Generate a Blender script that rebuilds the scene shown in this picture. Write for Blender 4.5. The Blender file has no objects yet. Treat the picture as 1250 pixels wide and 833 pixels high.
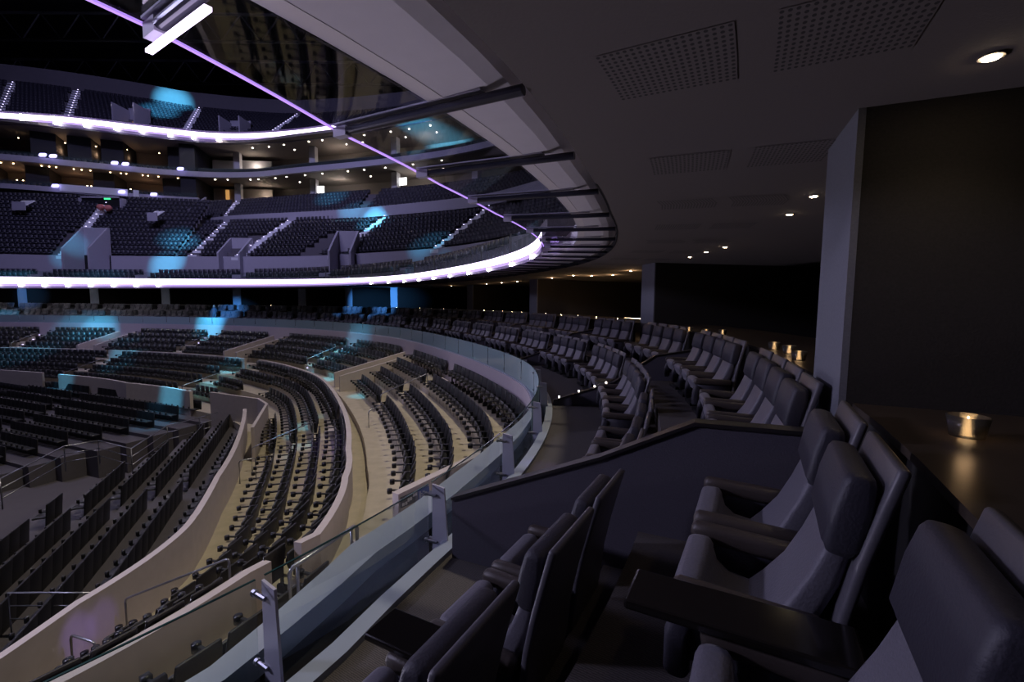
import bpy, bmesh, math, random
import numpy as np
from mathutils import Matrix, Vector
random.seed(4)
scene = bpy.context.scene
COL = scene.collection
# ------------------------------------------------------------------ camera
F = 560.0; P = math.atan((416.5 - 369) / F); ROLL = math.radians(0.5)
fwd = Vector((0, math.cos(P), -math.sin(P)))
rgt = Vector((1, 0, 0)); upv = rgt.cross(fwd)
c_, s_ = math.cos(ROLL), math.sin(ROLL)
cx = rgt * c_ + upv * s_
cy = upv * c_ - rgt * s_
cam = bpy.data.cameras.new('camera'); co = bpy.data.objects.new('camera', cam); COL.objects.link(co)
m = Matrix.Identity(4)
for i in range(3):
    m[i][0] = cx[i]; m[i][1] = cy[i]; m[i][2] = -fwd[i]
co.matrix_world = m
cam.sensor_width = 36; cam.lens = F / 1250 * 36; cam.clip_start = 0.05; cam.clip_end = 400
scene.camera = co
# ------------------------------------------------------------------ world, exposure
scene.view_settings.view_transform = 'Standard'; scene.view_settings.look = 'None'
scene.view_settings.exposure = 0.55; scene.view_settings.gamma = 1.0
scene.view_settings.use_curve_mapping = False
w = bpy.data.worlds.new('dark_hall'); scene.world = w; w.use_nodes = True
w.node_tree.nodes['Background'].inputs[0].default_value = (0.25, 0.25, 0.45, 1)
w.node_tree.nodes['Background'].inputs[1].default_value = 0.002
scene.cycles.use_denoising = True
scene.cycles.max_bounces = 5; scene.cycles.diffuse_bounces = 2; scene.cycles.glossy_bounces = 3
scene.cycles.transparent_max_bounces = 12; scene.cycles.sample_clamp_indirect = 3
scene.cycles.caustics_reflective = False; scene.cycles.caustics_refractive = False

def light(name, kind, loc, target, power, color, size=1.0, angle=30, blend=0.3, shape=None, sy=None):
    l = bpy.data.lights.new(name, kind); l.energy = power; l.color = color
    if kind == 'AREA':
        l.size = size
        if sy: l.shape = 'RECTANGLE'; l.size_y = sy
    elif kind == 'SPOT':
        l.spot_size = math.radians(angle); l.spot_blend = blend; l.shadow_soft_size = size
    else: l.shadow_soft_size = size
    o = bpy.data.objects.new(name, l); COL.objects.link(o); o.location = loc
    d = Vector(target) - Vector(loc); o.rotation_euler = d.to_track_quat('-Z', 'Y').to_euler()
    return o
# warm work light over the lower bowl; the rest are unseen fills
light('upper_fill', 'SPOT', (-24, 22, 40), (-42, 66, 20), 26000, (.50, .48, 1.0), 1.0, 110, .9)  # unseen fill added to lift the dark top tier seats
light('warm_work_light', 'SPOT', (3, 13, 31), (-6, 15, -5), 13500, (1.0, 0.87, 0.66), 0.8, 84, 0.7)
light('cool_roof_wash', 'AREA', (-34, 22, 34), (-12, 24, -4), 3000, (0.66, 0.62, 1.0), 16)  # large unseen fill added as general cool light over the bowl
light('violet_fill', 'SPOT', (-16, 3, 4.5), (1, 8, -2.0), 2600, (0.70, 0.66, 1.0), .8, 100, .6)  # unseen fill added to brighten the suite tier and armchairs
light('floor_uplight', 'SPOT', (-15, 9, -8), (2, 7, 1.4), 13500, (0.84, 0.76, 1.0), .8, 60, .8)  # unseen fill added to light the soffit band from below

def unproj(px, py, z):
    u = (px - 625) / F; v = (416.5 - py) / F
    a = u * c_ - v * s_; b = u * s_ + v * c_
    Y = math.cos(P) + b * math.sin(P); Z = -math.sin(P) + b * math.cos(P)
    t = z / Z
    return Vector((a * t, Y * t, z))
def upy(px, py, Y):
    """point on the ray through the pixel at forward distance Y"""
    u = (px - 625) / F; v = (416.5 - py) / F
    a = u * c_ - v * s_; b = u * s_ + v * c_
    Y0 = math.cos(P) + b * math.sin(P); Z = -math.sin(P) + b * math.cos(P)
    return Vector((a / Y0 * Y, Y, Z / Y0 * Y))
# moving-head beams (cyan) thrown from the truss on seats and walls
beams = [  # px, py, forward distance, radius m, power
 (253, 391, 43, 1.5, 16), (212, 276, 54, 2.0, 11), (222, 300, 56, 1.8, 14), (205, 316, 52.4, 1.6, 12), (437, 252, 52, 1.7, 22), (425, 240, 55, 2.0, 6),
 (398, 224, 59, 2.1, 9), (212, 122, 80, 2.6, 34), (195, 135, 76, 2.6, 26), (112, 404, 44, 1.9, 14), (90, 392, 44, 1.8, 5),
 (416, 424, 33, 2.2, 12), (280, 382, 47, 1.5, 9), (155, 412, 42, 1.2, 3), (60, 424, 42, 1.2, 3), (155, 426, 39, 1.2, 8),
 (272, 438, 34, 1.2, 7), (82, 464, 33, 1.1, 12), (210, 476, 28, 1.2, 15), (20, 440, 40, 2.4, 6), (140, 442, 36, 1.2, 5),
 (250, 450, 31, 1.3, 6), (190, 480, 26, 1.2, 4), (370, 490, 21, 0.8, 3), (345, 515, 18, 0.6, 2.0), (400, 447, 29, 1.0, 6),
 (442, 473, 24, 0.8, 5), (520, 285, 44, 2.0, 6), (80, 292, 51, 1.6, 4), (530, 320, 41, 1.6, 3), (448, 370, 45, 1.4, 9),
 (515, 368, 46, 2.0, 9), (515, 158, 62, 3.0, 26), (120, 340, 46, 2.5, 3), (10, 335, 45, 2.0, 8), (30, 360, 50, 1.5, 4)]
for i, (px, py, Y, r, pw) in enumerate(beams):
    t = upy(px, py, Y); src = Vector((-26 + (i % 4) * 5, 18 + (i % 3) * 3, 25 + (i % 2) * 2))
    if t.z > 16: src.z = t.z + 6
    if py < 170 and px > 400: src = Vector((-22, 40, 16))
    if 350 < py < 385: src = Vector((-20, 14, 0.6))
    D = (t - src).length
    ang = math.degrees(2 * math.atan(r / D))
    light('beam_light', 'SPOT', src, t, pw * D * D * 5.5, (0.10, 0.62, 1.0) if not 350 < py < 385 else (.10, .40, 1.0), 0.05, ang * 1.25, 1.0)
for (px, py, Y, r, pw) in [(118, 745, 7.6, 0.35, 1.2), (150, 720, 8.0, .3, .8), (378, 570, 13, .5, .7), (400, 545, 16, .8, 1.0), (650, 555, 6.2, .25, .9), (645, 600, 5.0, .2, .8)]:
    t = upy(px, py, Y); src = Vector((-2.2, 6.5, 1.0)); D = (t - src).length
    light('violet_beam_light', 'SPOT', src, t, pw * D * D * 9, (0.36, 0.22, 1.0), 0.05, math.degrees(2 * math.atan(r / D)), 0.8)

# ------------------------------------------------------------------ plan curves
def cr(Pt, n=40):
    Pt = [np.array(p, float) for p in Pt]; Pt = [2 * Pt[0] - Pt[1]] + Pt + [2 * Pt[-1] - Pt[-2]]; o = []
    for i in range(1, len(Pt) - 2):
        a, b, c, d = Pt[i - 1:i + 3]
        for k in range(n):
            t = k / n
            o.append(.5 * ((2 * b) + (-a + c) * t + (2 * a - 5 * b + 4 * c - d) * t * t + (-a + 3 * b - 3 * c + d) * t ** 3))
    o.append(Pt[-2]); return np.array(o)
class Curve:
    def __init__(self, pts, win=15):
        R = cr(pts); seg = np.r_[0, np.cumsum(np.hypot(*np.diff(R, axis=0).T))]
        s = np.arange(0, seg[-1], .1); R = np.c_[np.interp(s, seg, R[:, 0]), np.interp(s, seg, R[:, 1])]
        k = np.ones(2 * win + 1) / (2 * win + 1)
        for _ in range(2):
            Rp = np.r_[[2 * R[0] - R[i] for i in range(win, 0, -1)], R, [2 * R[-1] - R[-1 - i] for i in range(1, win + 1)]]
            R = np.c_[np.convolve(Rp[:, 0], k, 'valid'), np.convolve(Rp[:, 1], k, 'valid')]
        T = np.gradient(R, axis=0); T /= np.linalg.norm(T, axis=1)[:, None]
        self.R = R; self.N = np.c_[-T[:, 1], T[:, 0]]; self.s = np.arange(len(R)) * .1; self.L = self.s[-1]
    def at(self, s, d=0.0):
        x = np.interp(s, self.s, self.R[:, 0]); y = np.interp(s, self.s, self.R[:, 1])
        nx = np.interp(s, self.s, self.N[:, 0]); ny = np.interp(s, self.s, self.N[:, 1])
        l = math.hypot(nx, ny); nx /= l; ny /= l
        return x + nx * d, y + ny * d, nx, ny
    def near(self, x, y):
        i = int(np.hypot(self.R[:, 0] - x, self.R[:, 1] - y).argmin())
        return self.s[i], float((np.array([x, y]) - self.R[i]) @ self.N[i])
RAIL = Curve([(-4.6,-1.5),(-3.3,0.2),(-2.1,1.75),(-1.41,2.61),(-0.68,4.18),(-0.07,5.81),(0.43,7.8),(0.68,9.88),(0.64,11.8),(0.2,14.2),
 (-2.09,20.2),(-6.45,28.4),(-10.6,33.4),(-16,38),(-23,41.7),(-32,44.2),(-44,45.4),(-60,45.6),(-80,45)])
def rp(s, d, z): x, y, _, _ = RAIL.at(s, d); return (x, y, z)
def lerpt(tab, s):
    return float(np.interp(s, [a for a, _ in tab], [b for _, b in tab]))
def G(s): return lerpt([(0, 1), (7, 1), (16, 1.16), (25, 1.4), (34, 1.6), (120, 1.7)], s)      # suite depth growth round the bend
def W1d(s): return lerpt([(0, 4.4), (5, 4.5), (9, 4.5), (10.5, 4.1), (14.5, 4.8), (18, 5.05), (32, 5.05), (46, 5.0), (50, 5.4), (60, 5.4), (68, 5.0), (80, 4.5), (110, 4.5)], s)
def W2d(s): return lerpt([(0, 7.2), (5, 7.3), (8, 7.9), (11, 8.2), (15, 8.6), (20, 8.9), (32, 8.9), (38, 9.6), (42, 10.6), (51, 11.8), (62, 11.2), (71, 10.2), (110, 9.5)], s)
def ceil_d(s): return -lerpt([(0, 1.9), (4, 1.5), (5.5, 1.4), (7.5, 1.24), (9.5, 1.24), (11.7, 1.4), (14.2, 1.66), (17.7, 2.06), (24, 2.4), (36, 2.6), (110, 2.6)], s)
def purple_d(s): return lerpt([(0, -.4), (4.6, -.15), (6.1, .22), (7.7, .35), (9.3, .33), (12, .05), (13.2, -.05), (20, -.05), (110, -.05)], s)
def ledge_d(s): return lerpt([(0, .03), (5, .09), (6.5, .34), (8.6, .31), (10.5, .2), (13, .1), (16, 0.0), (110, 0.0)], s)
def kerb_d(s): return lerpt([(0, -.32), (5.2, -.28), (6.2, -.13), (8, -.12), (110, -.12)], s)

def ledge_w(s): return lerpt([(0, .16), (5, .18), (6.5, .30), (10, .30), (13, .10), (15, .06), (110, .06)], s)
def ledge_z(s): return lerpt([(0, -2.25), (11, -2.25), (15, -2.38), (110, -2.38)], s)
# ------------------------------------------------------------------ materials
def mat(name, col, rough=.6, metal=0.0, noise=0.0, scale=20, bump=0.0, emis=None, es=0, spec=.5, stretch=None, sheen=0):
    m = bpy.data.materials.new(name); m.use_nodes = True; nt = m.node_tree; b = nt.nodes['Principled BSDF']
    b.inputs['Base Color'].default_value = (*col, 1); b.inputs['Roughness'].default_value = rough; b.inputs['Metallic'].default_value = metal
    b.inputs['Specular IOR Level'].default_value = spec
    if sheen: b.inputs['Sheen Weight'].default_value = sheen
    if noise or bump:
        tc = nt.nodes.new('ShaderNodeTexCoord'); n = nt.nodes.new('ShaderNodeTexNoise'); n.inputs['Scale'].default_value = scale; n.inputs['Detail'].default_value = 5
        mp = nt.nodes.new('ShaderNodeMapping'); nt.links.new(tc.outputs['Object'], mp.inputs[0])
        if stretch: mp.inputs['Scale'].default_value = stretch
        nt.links.new(mp.outputs[0], n.inputs['Vector'])
        if noise:
            mx = nt.nodes.new('ShaderNodeMix'); mx.data_type = 'RGBA'
            mx.inputs[6].default_value = (*[c * (1 - noise) for c in col], 1); mx.inputs[7].default_value = (*[min(1, c * (1 + noise)) for c in col], 1)
            nt.links.new(n.outputs['Fac'], mx.inputs[0]); nt.links.new(mx.outputs[2], b.inputs['Base Color'])
        if bump:
            bp = nt.nodes.new('ShaderNodeBump'); bp.inputs['Strength'].default_value = bump; bp.inputs['Distance'].default_value = .01
            nt.links.new(n.outputs['Fac'], bp.inputs['Height']); nt.links.new(bp.outputs[0], b.inputs['Normal'])
    if emis: b.inputs['Emission Color'].default_value = (*emis, 1); b.inputs['Emission Strength'].default_value = es
    return m
M = {}
M['concrete'] = mat('bowl_concrete', (.44, .40, .34), .85, noise=.28, scale=2.2, bump=.2)
M['step'] = mat('beige_step_concrete', (.46, .41, .31), .8, noise=.22, scale=3, bump=.15)
M['parapet'] = mat('pale_parapet', (.50, .45, .43), .7, noise=.12, scale=4, bump=.1)
M['fascia'] = mat('pinkish_white_fascia', (.50, .44, .48), .5, noise=.06, scale=5)
M['ledge'] = mat('painted_steel_ledge', (.30, .345, .42), .45, noise=.05, scale=8)
M['trough'] = mat('dark_trough', (.012, .012, .016), .25)
M['ceiling'] = mat('plaster_ceiling', (.172, .150, .142), .9, noise=.07, scale=60, bump=.15)
M['band'] = mat('soffit_band', (.80, .76, .82), .8, noise=.05, scale=9)
M['lip'] = mat('soffit_lip', (.88, .82, .84), .7)
M['black'] = mat('black_void', (.006, .006, .008), .9)
M['roof'] = mat('roof_deck', (.008, .008, .011), .9, noise=.4, scale=.4)
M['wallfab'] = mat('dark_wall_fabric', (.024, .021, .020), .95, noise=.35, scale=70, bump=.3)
M['endface'] = mat('lit_wall_end_fabric', (.15, .155, .185), .95, noise=.2, scale=70, bump=.2)  # paler than the wall: arena light on the end faces put into colour
M['seat'] = mat('black_seat_plastic', (.012, .012, .014), .45, noise=.2, scale=30)
M['seatpan'] = mat('charcoal_seat_underside', (.035, .036, .042), .4, noise=.2, scale=20)
M['seat2'] = mat('dark_upholstery', (.009, .009, .012), .5, noise=.2, scale=20)
M['knob'] = mat('black_cup_holder', (.008, .008, .01), .3)
M['armbar'] = mat('grey_arm_bar', (.05, .05, .05), .35, .5)
M['leather'] = mat('grey_armchair_fabric', (.135, .13, .158), .5, noise=.18, scale=90, bump=.25, sheen=.15)
M['leather2'] = mat('dark_armchair_fabric', (.038, .036, .05), .55, noise=.2, scale=90, bump=.25)
M['shelledge'] = mat('grey_armchair_shell_edge', (.10, .096, .112), .42, noise=.1, scale=60, bump=.1)
M['arm'] = mat('brown_arm_pad', (.060, .048, .042), .45, noise=.1, scale=60, bump=.2)
M['chairbase'] = mat('black_chair_base', (.01, .01, .012), .6)
M['table'] = mat('black_wood_table', (.012, .010, .009), .13, noise=.4, scale=12, stretch=(1, 14, 1))
M['counter'] = mat('brown_stone_counter', (.055, .042, .033), .28, noise=.35, scale=30)
M['counterskirt'] = mat('black_counter_front', (.012, .011, .012), .7)
M['partition'] = mat('blue_grey_partition_fabric', (.085, .078, .105), .95, noise=.25, scale=110, bump=.35)
M['parttop'] = mat('dark_partition_cap', (.018, .016, .018), .4)
M['steel'] = mat('brushed_steel', (.42, .42, .46), .28, 1.0)
M['finsteel'] = mat('satin_fin_plate', (.52, .51, .62), .38, .1)
M['railsteel'] = mat('handrail_steel', (.30, .31, .34), .3, .8)
M['bracket'] = mat('dark_bracket_steel', (.035, .035, .055), .35, .4)
M['bracketend'] = mat('pale_bracket_end', (.42, .40, .50), .5)
M['deck'] = mat('upper_deck_concrete', (.12, .11, .125), .85, noise=.1, scale=2)
M['upfascia'] = mat('upper_white_fascia', (.40, .38, .44), .6, noise=.05, scale=3)
M['suitewall'] = mat('suite_back_wall', (.22, .19, .175), .8)
M['suitedark'] = mat('suite_dark_panel', (.02, .02, .024), .8)
M['column'] = mat('pale_column', (.42, .41, .44), .7)
M['bluecol'] = mat('blue_lit_column', (.25, .29, .36), .7)  # blue light on the far columns put partly into the colour
M['led'] = mat('led_ribbon_face', (.02, .02, .03), .5, emis=(.80, .66, 1.0), es=3.2)
M['ledspot'] = mat('white_lamp_glow', (1, 1, 1), .5, emis=(1, .95, 1), es=30)
M['ledtrim'] = mat('violet_edge_light', (.1, .05, .2), .5, emis=(.50, .28, 1.0), es=.9)  # emission painted in for ribbon light caught on the glass edge
M['ledcase'] = mat('led_back_case', (.10, .09, .14), .5)
M['lamp'] = mat('warm_downlight', (1, 1, 1), .5, emis=(1, .78, .50), es=60)
M['lampcool'] = mat('white_downlight', (1, 1, 1), .5, emis=(1, .9, .8), es=14)
M['lampsmall'] = mat('small_warm_lamp', (1, 1, 1), .5, emis=(1, .66, .36), es=10)
M['wax'] = mat('glowing_candle_wax', (.8, .7, .5), .5, emis=(1, .68, .38), es=1.6)
M['flame'] = mat('candle_flame', (1, .8, .5), .5, emis=(1, .72, .40), es=40)
M['steplight'] = mat('violet_step_light', (1, 1, 1), .5, emis=(.62, .55, 1.0), es=2.2)
M['screen'] = mat('lit_screen', (1, 1, 1), .5, emis=(1, 1, 1), es=2.2)
M['exit'] = mat('green_exit_light', (0, .3, .05), .5, emis=(.05, 1, .25), es=1.6)
M['orange'] = mat('amber_lit_panel', (.5, .3, .1), .6, emis=(1, .5, .15), es=.35)
M['red'] = mat('dull_red_round', (.62, .20, .17), .6)
M['signblue'] = mat('sign_blue', (.02, .07, .30), .5)
M['signgrey'] = mat('sign_grey', (.10, .11, .14), .5)
M['signwhite'] = mat('sign_white', (.75, .75, .78), .5)
M['canopybeam'] = mat('truss_steel', (.02, .02, .025), .6)
M['skin'] = mat('skin', (.45, .28, .2), .6); M['cloth'] = mat('dark_clothes', (.05, .07, .1), .8)
M['perf'] = None
def glassmat(name, tint, rough=.03, base_refl=.04, ior=1.5, body=None, bodyf=.0, k=1.0):
    m = bpy.data.materials.new(name); m.use_nodes = True; nt = m.node_tree; nt.nodes.clear()
    out = nt.nodes.new('ShaderNodeOutputMaterial'); tr = nt.nodes.new('ShaderNodeBsdfTransparent'); gl = nt.nodes.new('ShaderNodeBsdfGlossy')
    tr.inputs[0].default_value = (*tint, 1); gl.inputs['Roughness'].default_value = rough
    fr = nt.nodes.new('ShaderNodeFresnel'); fr.inputs[0].default_value = ior
    mx = nt.nodes.new('ShaderNodeMixShader'); ml = nt.nodes.new('ShaderNodeMath'); ml.operation = 'MULTIPLY'; ml.inputs[1].default_value = k; nt.links.new(fr.outputs[0], ml.inputs[0]); nt.links.new(ml.outputs[0], mx.inputs[0])
    src = tr
    if body:
        df = nt.nodes.new('ShaderNodeBsdfDiffuse'); df.inputs[0].default_value = (*body, 1)
        m2 = nt.nodes.new('ShaderNodeMixShader'); m2.inputs[0].default_value = bodyf
        nt.links.new(tr.outputs[0], m2.inputs[1]); nt.links.new(df.outputs[0], m2.inputs[2]); src = m2
    nt.links.new(src.outputs[0], mx.inputs[1]); nt.links.new(gl.outputs[0], mx.inputs[2]); nt.links.new(mx.outputs[0], out.inputs[0])
    return m
M['glass'] = glassmat('balustrade_glass', (.93, .96, .95), .04, ior=1.4, k=.22, body=(.35, .60, .62), bodyf=.02)
M['canopyglass'] = glassmat('canopy_glass', (.90, .91, .94), .03, ior=1.45, k=.13)
M['tumbler'] = glassmat('tumbler_glass', (.95, .93, .9), .12, ior=1.7, body=(.8, .8, .85), bodyf=.05)
M['glassfar'] = glassmat('balustrade_glass_far', (.62, .78, .78), .05, ior=1.35, k=.25, body=(.40, .53, .56), bodyf=.72)  # reflection on the far panes put into a teal-grey diffuse body
M['glassedge'] = mat('green_glass_edge', (.015, .05, .05), .2)
# striped carpet
def carpet():
    m = bpy.data.materials.new('striped_carpet'); m.use_nodes = True; nt = m.node_tree; b = nt.nodes['Principled BSDF']
    tc = nt.nodes.new('ShaderNodeTexCoord'); mp = nt.nodes.new('ShaderNodeMapping'); mp.inputs['Rotation'].default_value = (0, 0, math.radians(-58))
    wv = nt.nodes.new('ShaderNodeTexWave'); wv.inputs['Scale'].default_value = 24; wv.inputs['Distortion'].default_value = 3.5; wv.inputs['Detail'].default_value = 4; wv.inputs['Detail Scale'].default_value = 3
    rp_ = nt.nodes.new('ShaderNodeValToRGB'); rp_.color_ramp.elements[0].color = (.045, .040, .042, 1); rp_.color_ramp.elements[1].color = (.105, .092, .09, 1)
    bp = nt.nodes.new('ShaderNodeBump'); bp.inputs['Strength'].default_value = .5
    nt.links.new(tc.outputs['Object'], mp.inputs[0]); nt.links.new(mp.outputs[0], wv.inputs[0]); nt.links.new(wv.outputs[0], rp_.inputs[0])
    nt.links.new(rp_.outputs[0], b.inputs['Base Color']); nt.links.new(wv.outputs[0], bp.inputs['Height']); nt.links.new(bp.outputs[0], b.inputs['Normal'])
    b.inputs['Roughness'].default_value = .95
    return m
M['carpet'] = carpet()
def perf():
    m = bpy.data.materials.new('perforated_panel'); m.use_nodes = True; nt = m.node_tree; b = nt.nodes['Principled BSDF']
    uv = nt.nodes.new('ShaderNodeUVMap'); uv.uv_map = 'uv'
    sep = nt.nodes.new('ShaderNodeSeparateXYZ'); nt.links.new(uv.outputs[0], sep.inputs[0])
    def frac(o):
        a = nt.nodes.new('ShaderNodeMath'); a.operation = 'FRACT'; nt.links.new(o, a.inputs[0])
        c = nt.nodes.new('ShaderNodeMath'); c.operation = 'SUBTRACT'; c.inputs[1].default_value = .5; nt.links.new(a.outputs[0], c.inputs[0])
        d = nt.nodes.new('ShaderNodeMath'); d.operation = 'POWER'; d.inputs[1].default_value = 2; nt.links.new(c.outputs[0], d.inputs[0]); return d
    a = frac(sep.outputs[0]); c = frac(sep.outputs[1])
    s = nt.nodes.new('ShaderNodeMath'); s.operation = 'ADD'; nt.links.new(a.outputs[0], s.inputs[0]); nt.links.new(c.outputs[0], s.inputs[1])
    t = nt.nodes.new('ShaderNodeMath'); t.operation = 'LESS_THAN'; t.inputs[1].default_value = .085; nt.links.new(s.outputs[0], t.inputs[0])
    mx = nt.nodes.new('ShaderNodeMix'); mx.data_type = 'RGBA'; mx.inputs[6].default_value = (.172, .15, .142, 1); mx.inputs[7].default_value = (.05, .045, .045, 1)
    nt.links.new(t.outputs[0], mx.inputs[0]); nt.links.new(mx.outputs[2], b.inputs['Base Color']); b.inputs['Roughness'].default_value = .9
    return m
M['perf'] = perf()

# ------------------------------------------------------------------ mesh helpers
def mkmesh(name, V, Fc, material, smooth=False):
    me = bpy.data.meshes.new(name); me.from_pydata([tuple(v) for v in V], [], Fc); me.materials.append(material)
    if smooth: me.polygons.foreach_set('use_smooth', [True] * len(me.polygons))
    me.update(); return me
def link(name, me, parent=None, loc=None, rz=None):
    o = bpy.data.objects.new(name, me); COL.objects.link(o)
    if parent is not None: o.parent = parent
    if loc is not None: o.location = loc
    if rz is not None: o.rotation_euler = (0, 0, rz)
    return o
def tag(o, label=None, cat=None, group=None, kind=None):
    if label: o['label'] = label
    if cat: o['category'] = cat
    if group: o['group'] = group
    if kind: o['kind'] = kind
    return o
def struct(name, me, label=None, parent=None):
    o = link(name, me, parent)
    if parent is None: tag(o, label or name.replace('_', ' '), None, None, 'structure')
    return o
def empty(name, loc=(0, 0, 0), rz=0):
    o = bpy.data.objects.new(name, None); COL.objects.link(o); o.location = loc; o.rotation_euler = (0, 0, rz); o.empty_display_size = .1; return o
class MB:
    def __init__(self): self.V = []; self.F = []
    def add(self, V, Fc):
        n = len(self.V); self.V += [tuple(v) for v in V]; self.F += [tuple(i + n for i in f) for f in Fc]; return self
    def box(self, x0, x1, y0, y1, z0, z1):
        V = [(x0, y0, z0), (x1, y0, z0), (x1, y1, z0), (x0, y1, z0), (x0, y0, z1), (x1, y0, z1), (x1, y1, z1), (x0, y1, z1)]
        return self.add(V, [(0, 3, 2, 1), (4, 5, 6, 7), (0, 1, 5, 4), (1, 2, 6, 5), (2, 3, 7, 6), (3, 0, 4, 7)])
    def hexa(self, b, t):
        return self.add(list(b) + list(t), [(0, 3, 2, 1), (4, 5, 6, 7), (0, 1, 5, 4), (1, 2, 6, 5), (2, 3, 7, 6), (3, 0, 4, 7)])
    def tube(self, pts, r, n=6):
        pts = [Vector(p) for p in pts]; V = []; 
        for i, p in enumerate(pts):
            a = pts[max(0, i - 1)]; b = pts[min(len(pts) - 1, i + 1)]; d = (b - a).normalized()
            u = d.cross(Vector((0, 0, 1))); 
            if u.length < 1e-3: u = d.cross(Vector((1, 0, 0)))
            u.normalize(); v = d.cross(u)
            for k in range(n):
                an = 2 * math.pi * k / n; V.append(p + u * (r * math.cos(an)) + v * (r * math.sin(an)))
        Fc = []
        for i in range(len(pts) - 1):
            for k in range(n):
                Fc.append((i * n + k, i * n + (k + 1) % n, (i + 1) * n + (k + 1) % n, (i + 1) * n + k))
        Fc.append(tuple(range(n - 1, -1, -1))); Fc.append(tuple((len(pts) - 1) * n + k for k in range(n)))
        return self.add(V, Fc)
    def cyl(self, x, y, z0, z1, r, n=10, r1=None):
        r1 = r if r1 is None else r1
        V = [(x + r * math.cos(2 * math.pi * k / n), y + r * math.sin(2 * math.pi * k / n), z0) for k in range(n)] + \
            [(x + r1 * math.cos(2 * math.pi * k / n), y + r1 * math.sin(2 * math.pi * k / n), z1) for k in range(n)]
        return self.add(V, [(k, (k + 1) % n, n + (k + 1) % n, n + k) for k in range(n)] + [tuple(range(n - 1, -1, -1)), tuple(range(n, 2 * n))])
    def slab(self, path, w, t, nr=3, x=0.0, caps=True, bow=0.0, rc=None):
        """rounded slab: path of (y, z[, w, t]); width along x; thickness normal to the path"""
        P_ = [(p + (w, t))[:4] if len(p) < 4 else p for p in path]
        secs = []
        n = len(P_)
        for i, (y, z, ww, tt) in enumerate(P_):
            a = P_[max(0, i - 1)]; b = P_[min(n - 1, i + 1)]
            d = Vector((0, b[0] - a[0], b[1] - a[1])).normalized(); nv = Vector((0, d.z, -d.y))
            secs.append((Vector((x, y, z)), nv, d, ww, tt))
        ring = []
        def sec(c, nv, ww, tt):
            r = min(rc or tt * .48, tt * .49, ww * .49); out = []
            for (sx, sn, a0) in ((1, 1, 0), (-1, 1, 90), (-1, -1, 180), (1, -1, 270)):
                for k in range(nr + 1):
                    an = math.radians(a0 + 90 * k / nr)
                    X = sx * (ww / 2 - r) + r * math.cos(an); Nn = sn * (tt / 2 - r) + r * math.sin(an)
                    Nn -= bow * (1 - (2 * X / ww) ** 2) if bow else 0
                    out.append(c + Vector((X, 0, 0)) + nv * Nn)
            return out
        rings = []
        if caps:
            c, nv, d, ww, tt = secs[0]; e = min(tt, ww) * .3
            rings.append(sec(c - d * e * .0, nv, ww - 2 * e, tt * .4)); rings.append(sec(c + d * e * .25, nv, ww - e * .6, tt * .82)); secs[0] = (c + d * e, nv, d, ww, tt)
            c, nv, d, ww, tt = secs[-1]; last = [sec(c - d * e * .25, nv, ww - e * .6, tt * .82), sec(c, nv, ww - 2 * e, tt * .4)]; secs[-1] = (c - d * e, nv, d, ww, tt)
        rings += [sec(c, nv, ww, tt) for c, nv, d, ww, tt in secs]
        if caps: rings += last
        m = len(rings[0]); V = [v for r in rings for v in r]; Fc = []
        for i in range(len(rings) - 1):
            for k in range(m): Fc.append((i * m + k, i * m + (k + 1) % m, (i + 1) * m + (k + 1) % m, (i + 1) * m + k))
        Fc.append(tuple(range(m - 1, -1, -1))); Fc.append(tuple((len(rings) - 1) * m + k for k in range(m)))
        return self.add(V, Fc)
    def mesh(self, name, material, smooth=False): return mkmesh(name, self.V, self.F, material, smooth)
def sweep(prof, s0, s1, ds=.5, curve=RAIL, closed=True, dshift=None, mb=None):
    """sweep a (d, z) profile along the curve; d, z may be functions of s"""
    mb = mb or MB(); n = max(1, int(math.ceil(abs(s1 - s0) / ds))); m = len(prof); V = []
    for i in range(n + 1):
        s = s0 + (s1 - s0) * i / n
        for d, z in prof:
            dd = d(s) if callable(d) else d; zz = z(s) if callable(z) else z
            x, y, _, _ = curve.at(s, dd); V.append((x, y, zz))
    Fc = []
    for i in range(n):
        for k in range(m if closed else m - 1):
            a, b = i * m + k, i * m + (k + 1) % m
            Fc.append((a, b, b + m, a + m))
    if closed: Fc.append(tuple(range(m))); Fc.append(tuple(n * m + k for k in range(m - 1, -1, -1)))
    return mb.add(V, Fc)

# ================================================================== SUITE TIER (our level)
SMAX = 100
def sd(d): return lambda s, d=d: d * G(s)
FZ, BZ = -2.27, -1.68      # front and back floor heights of the suite tier
fl = sweep([(-.26, FZ), (lambda s: -1.0 * 1 - .9 * G(s), FZ), (lambda s: -1.9 * G(s) - .0, FZ - .3), (-.26, FZ - .3)], 0.5, SMAX)
o = struct('floor', fl.mesh('front_terrace', M['carpet']), 'dark striped carpet floor of the seating tier')
bt = sweep([(sd(-1.9), BZ - .27), (sd(-1.9), BZ), (sd(-9), BZ), (sd(-9), BZ - .3)], 0.5, SMAX)
struct('back_terrace', bt.mesh('back_terrace', M['carpet']), None, o)
struct('middle_step', sweep([(sd(-1.65), FZ - .1), (sd(-1.65), FZ + .27), (sd(-2.0), FZ + .27), (sd(-2.0), FZ - .1)], .5, SMAX).mesh('middle_step', M['carpet']), None, o)
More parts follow.
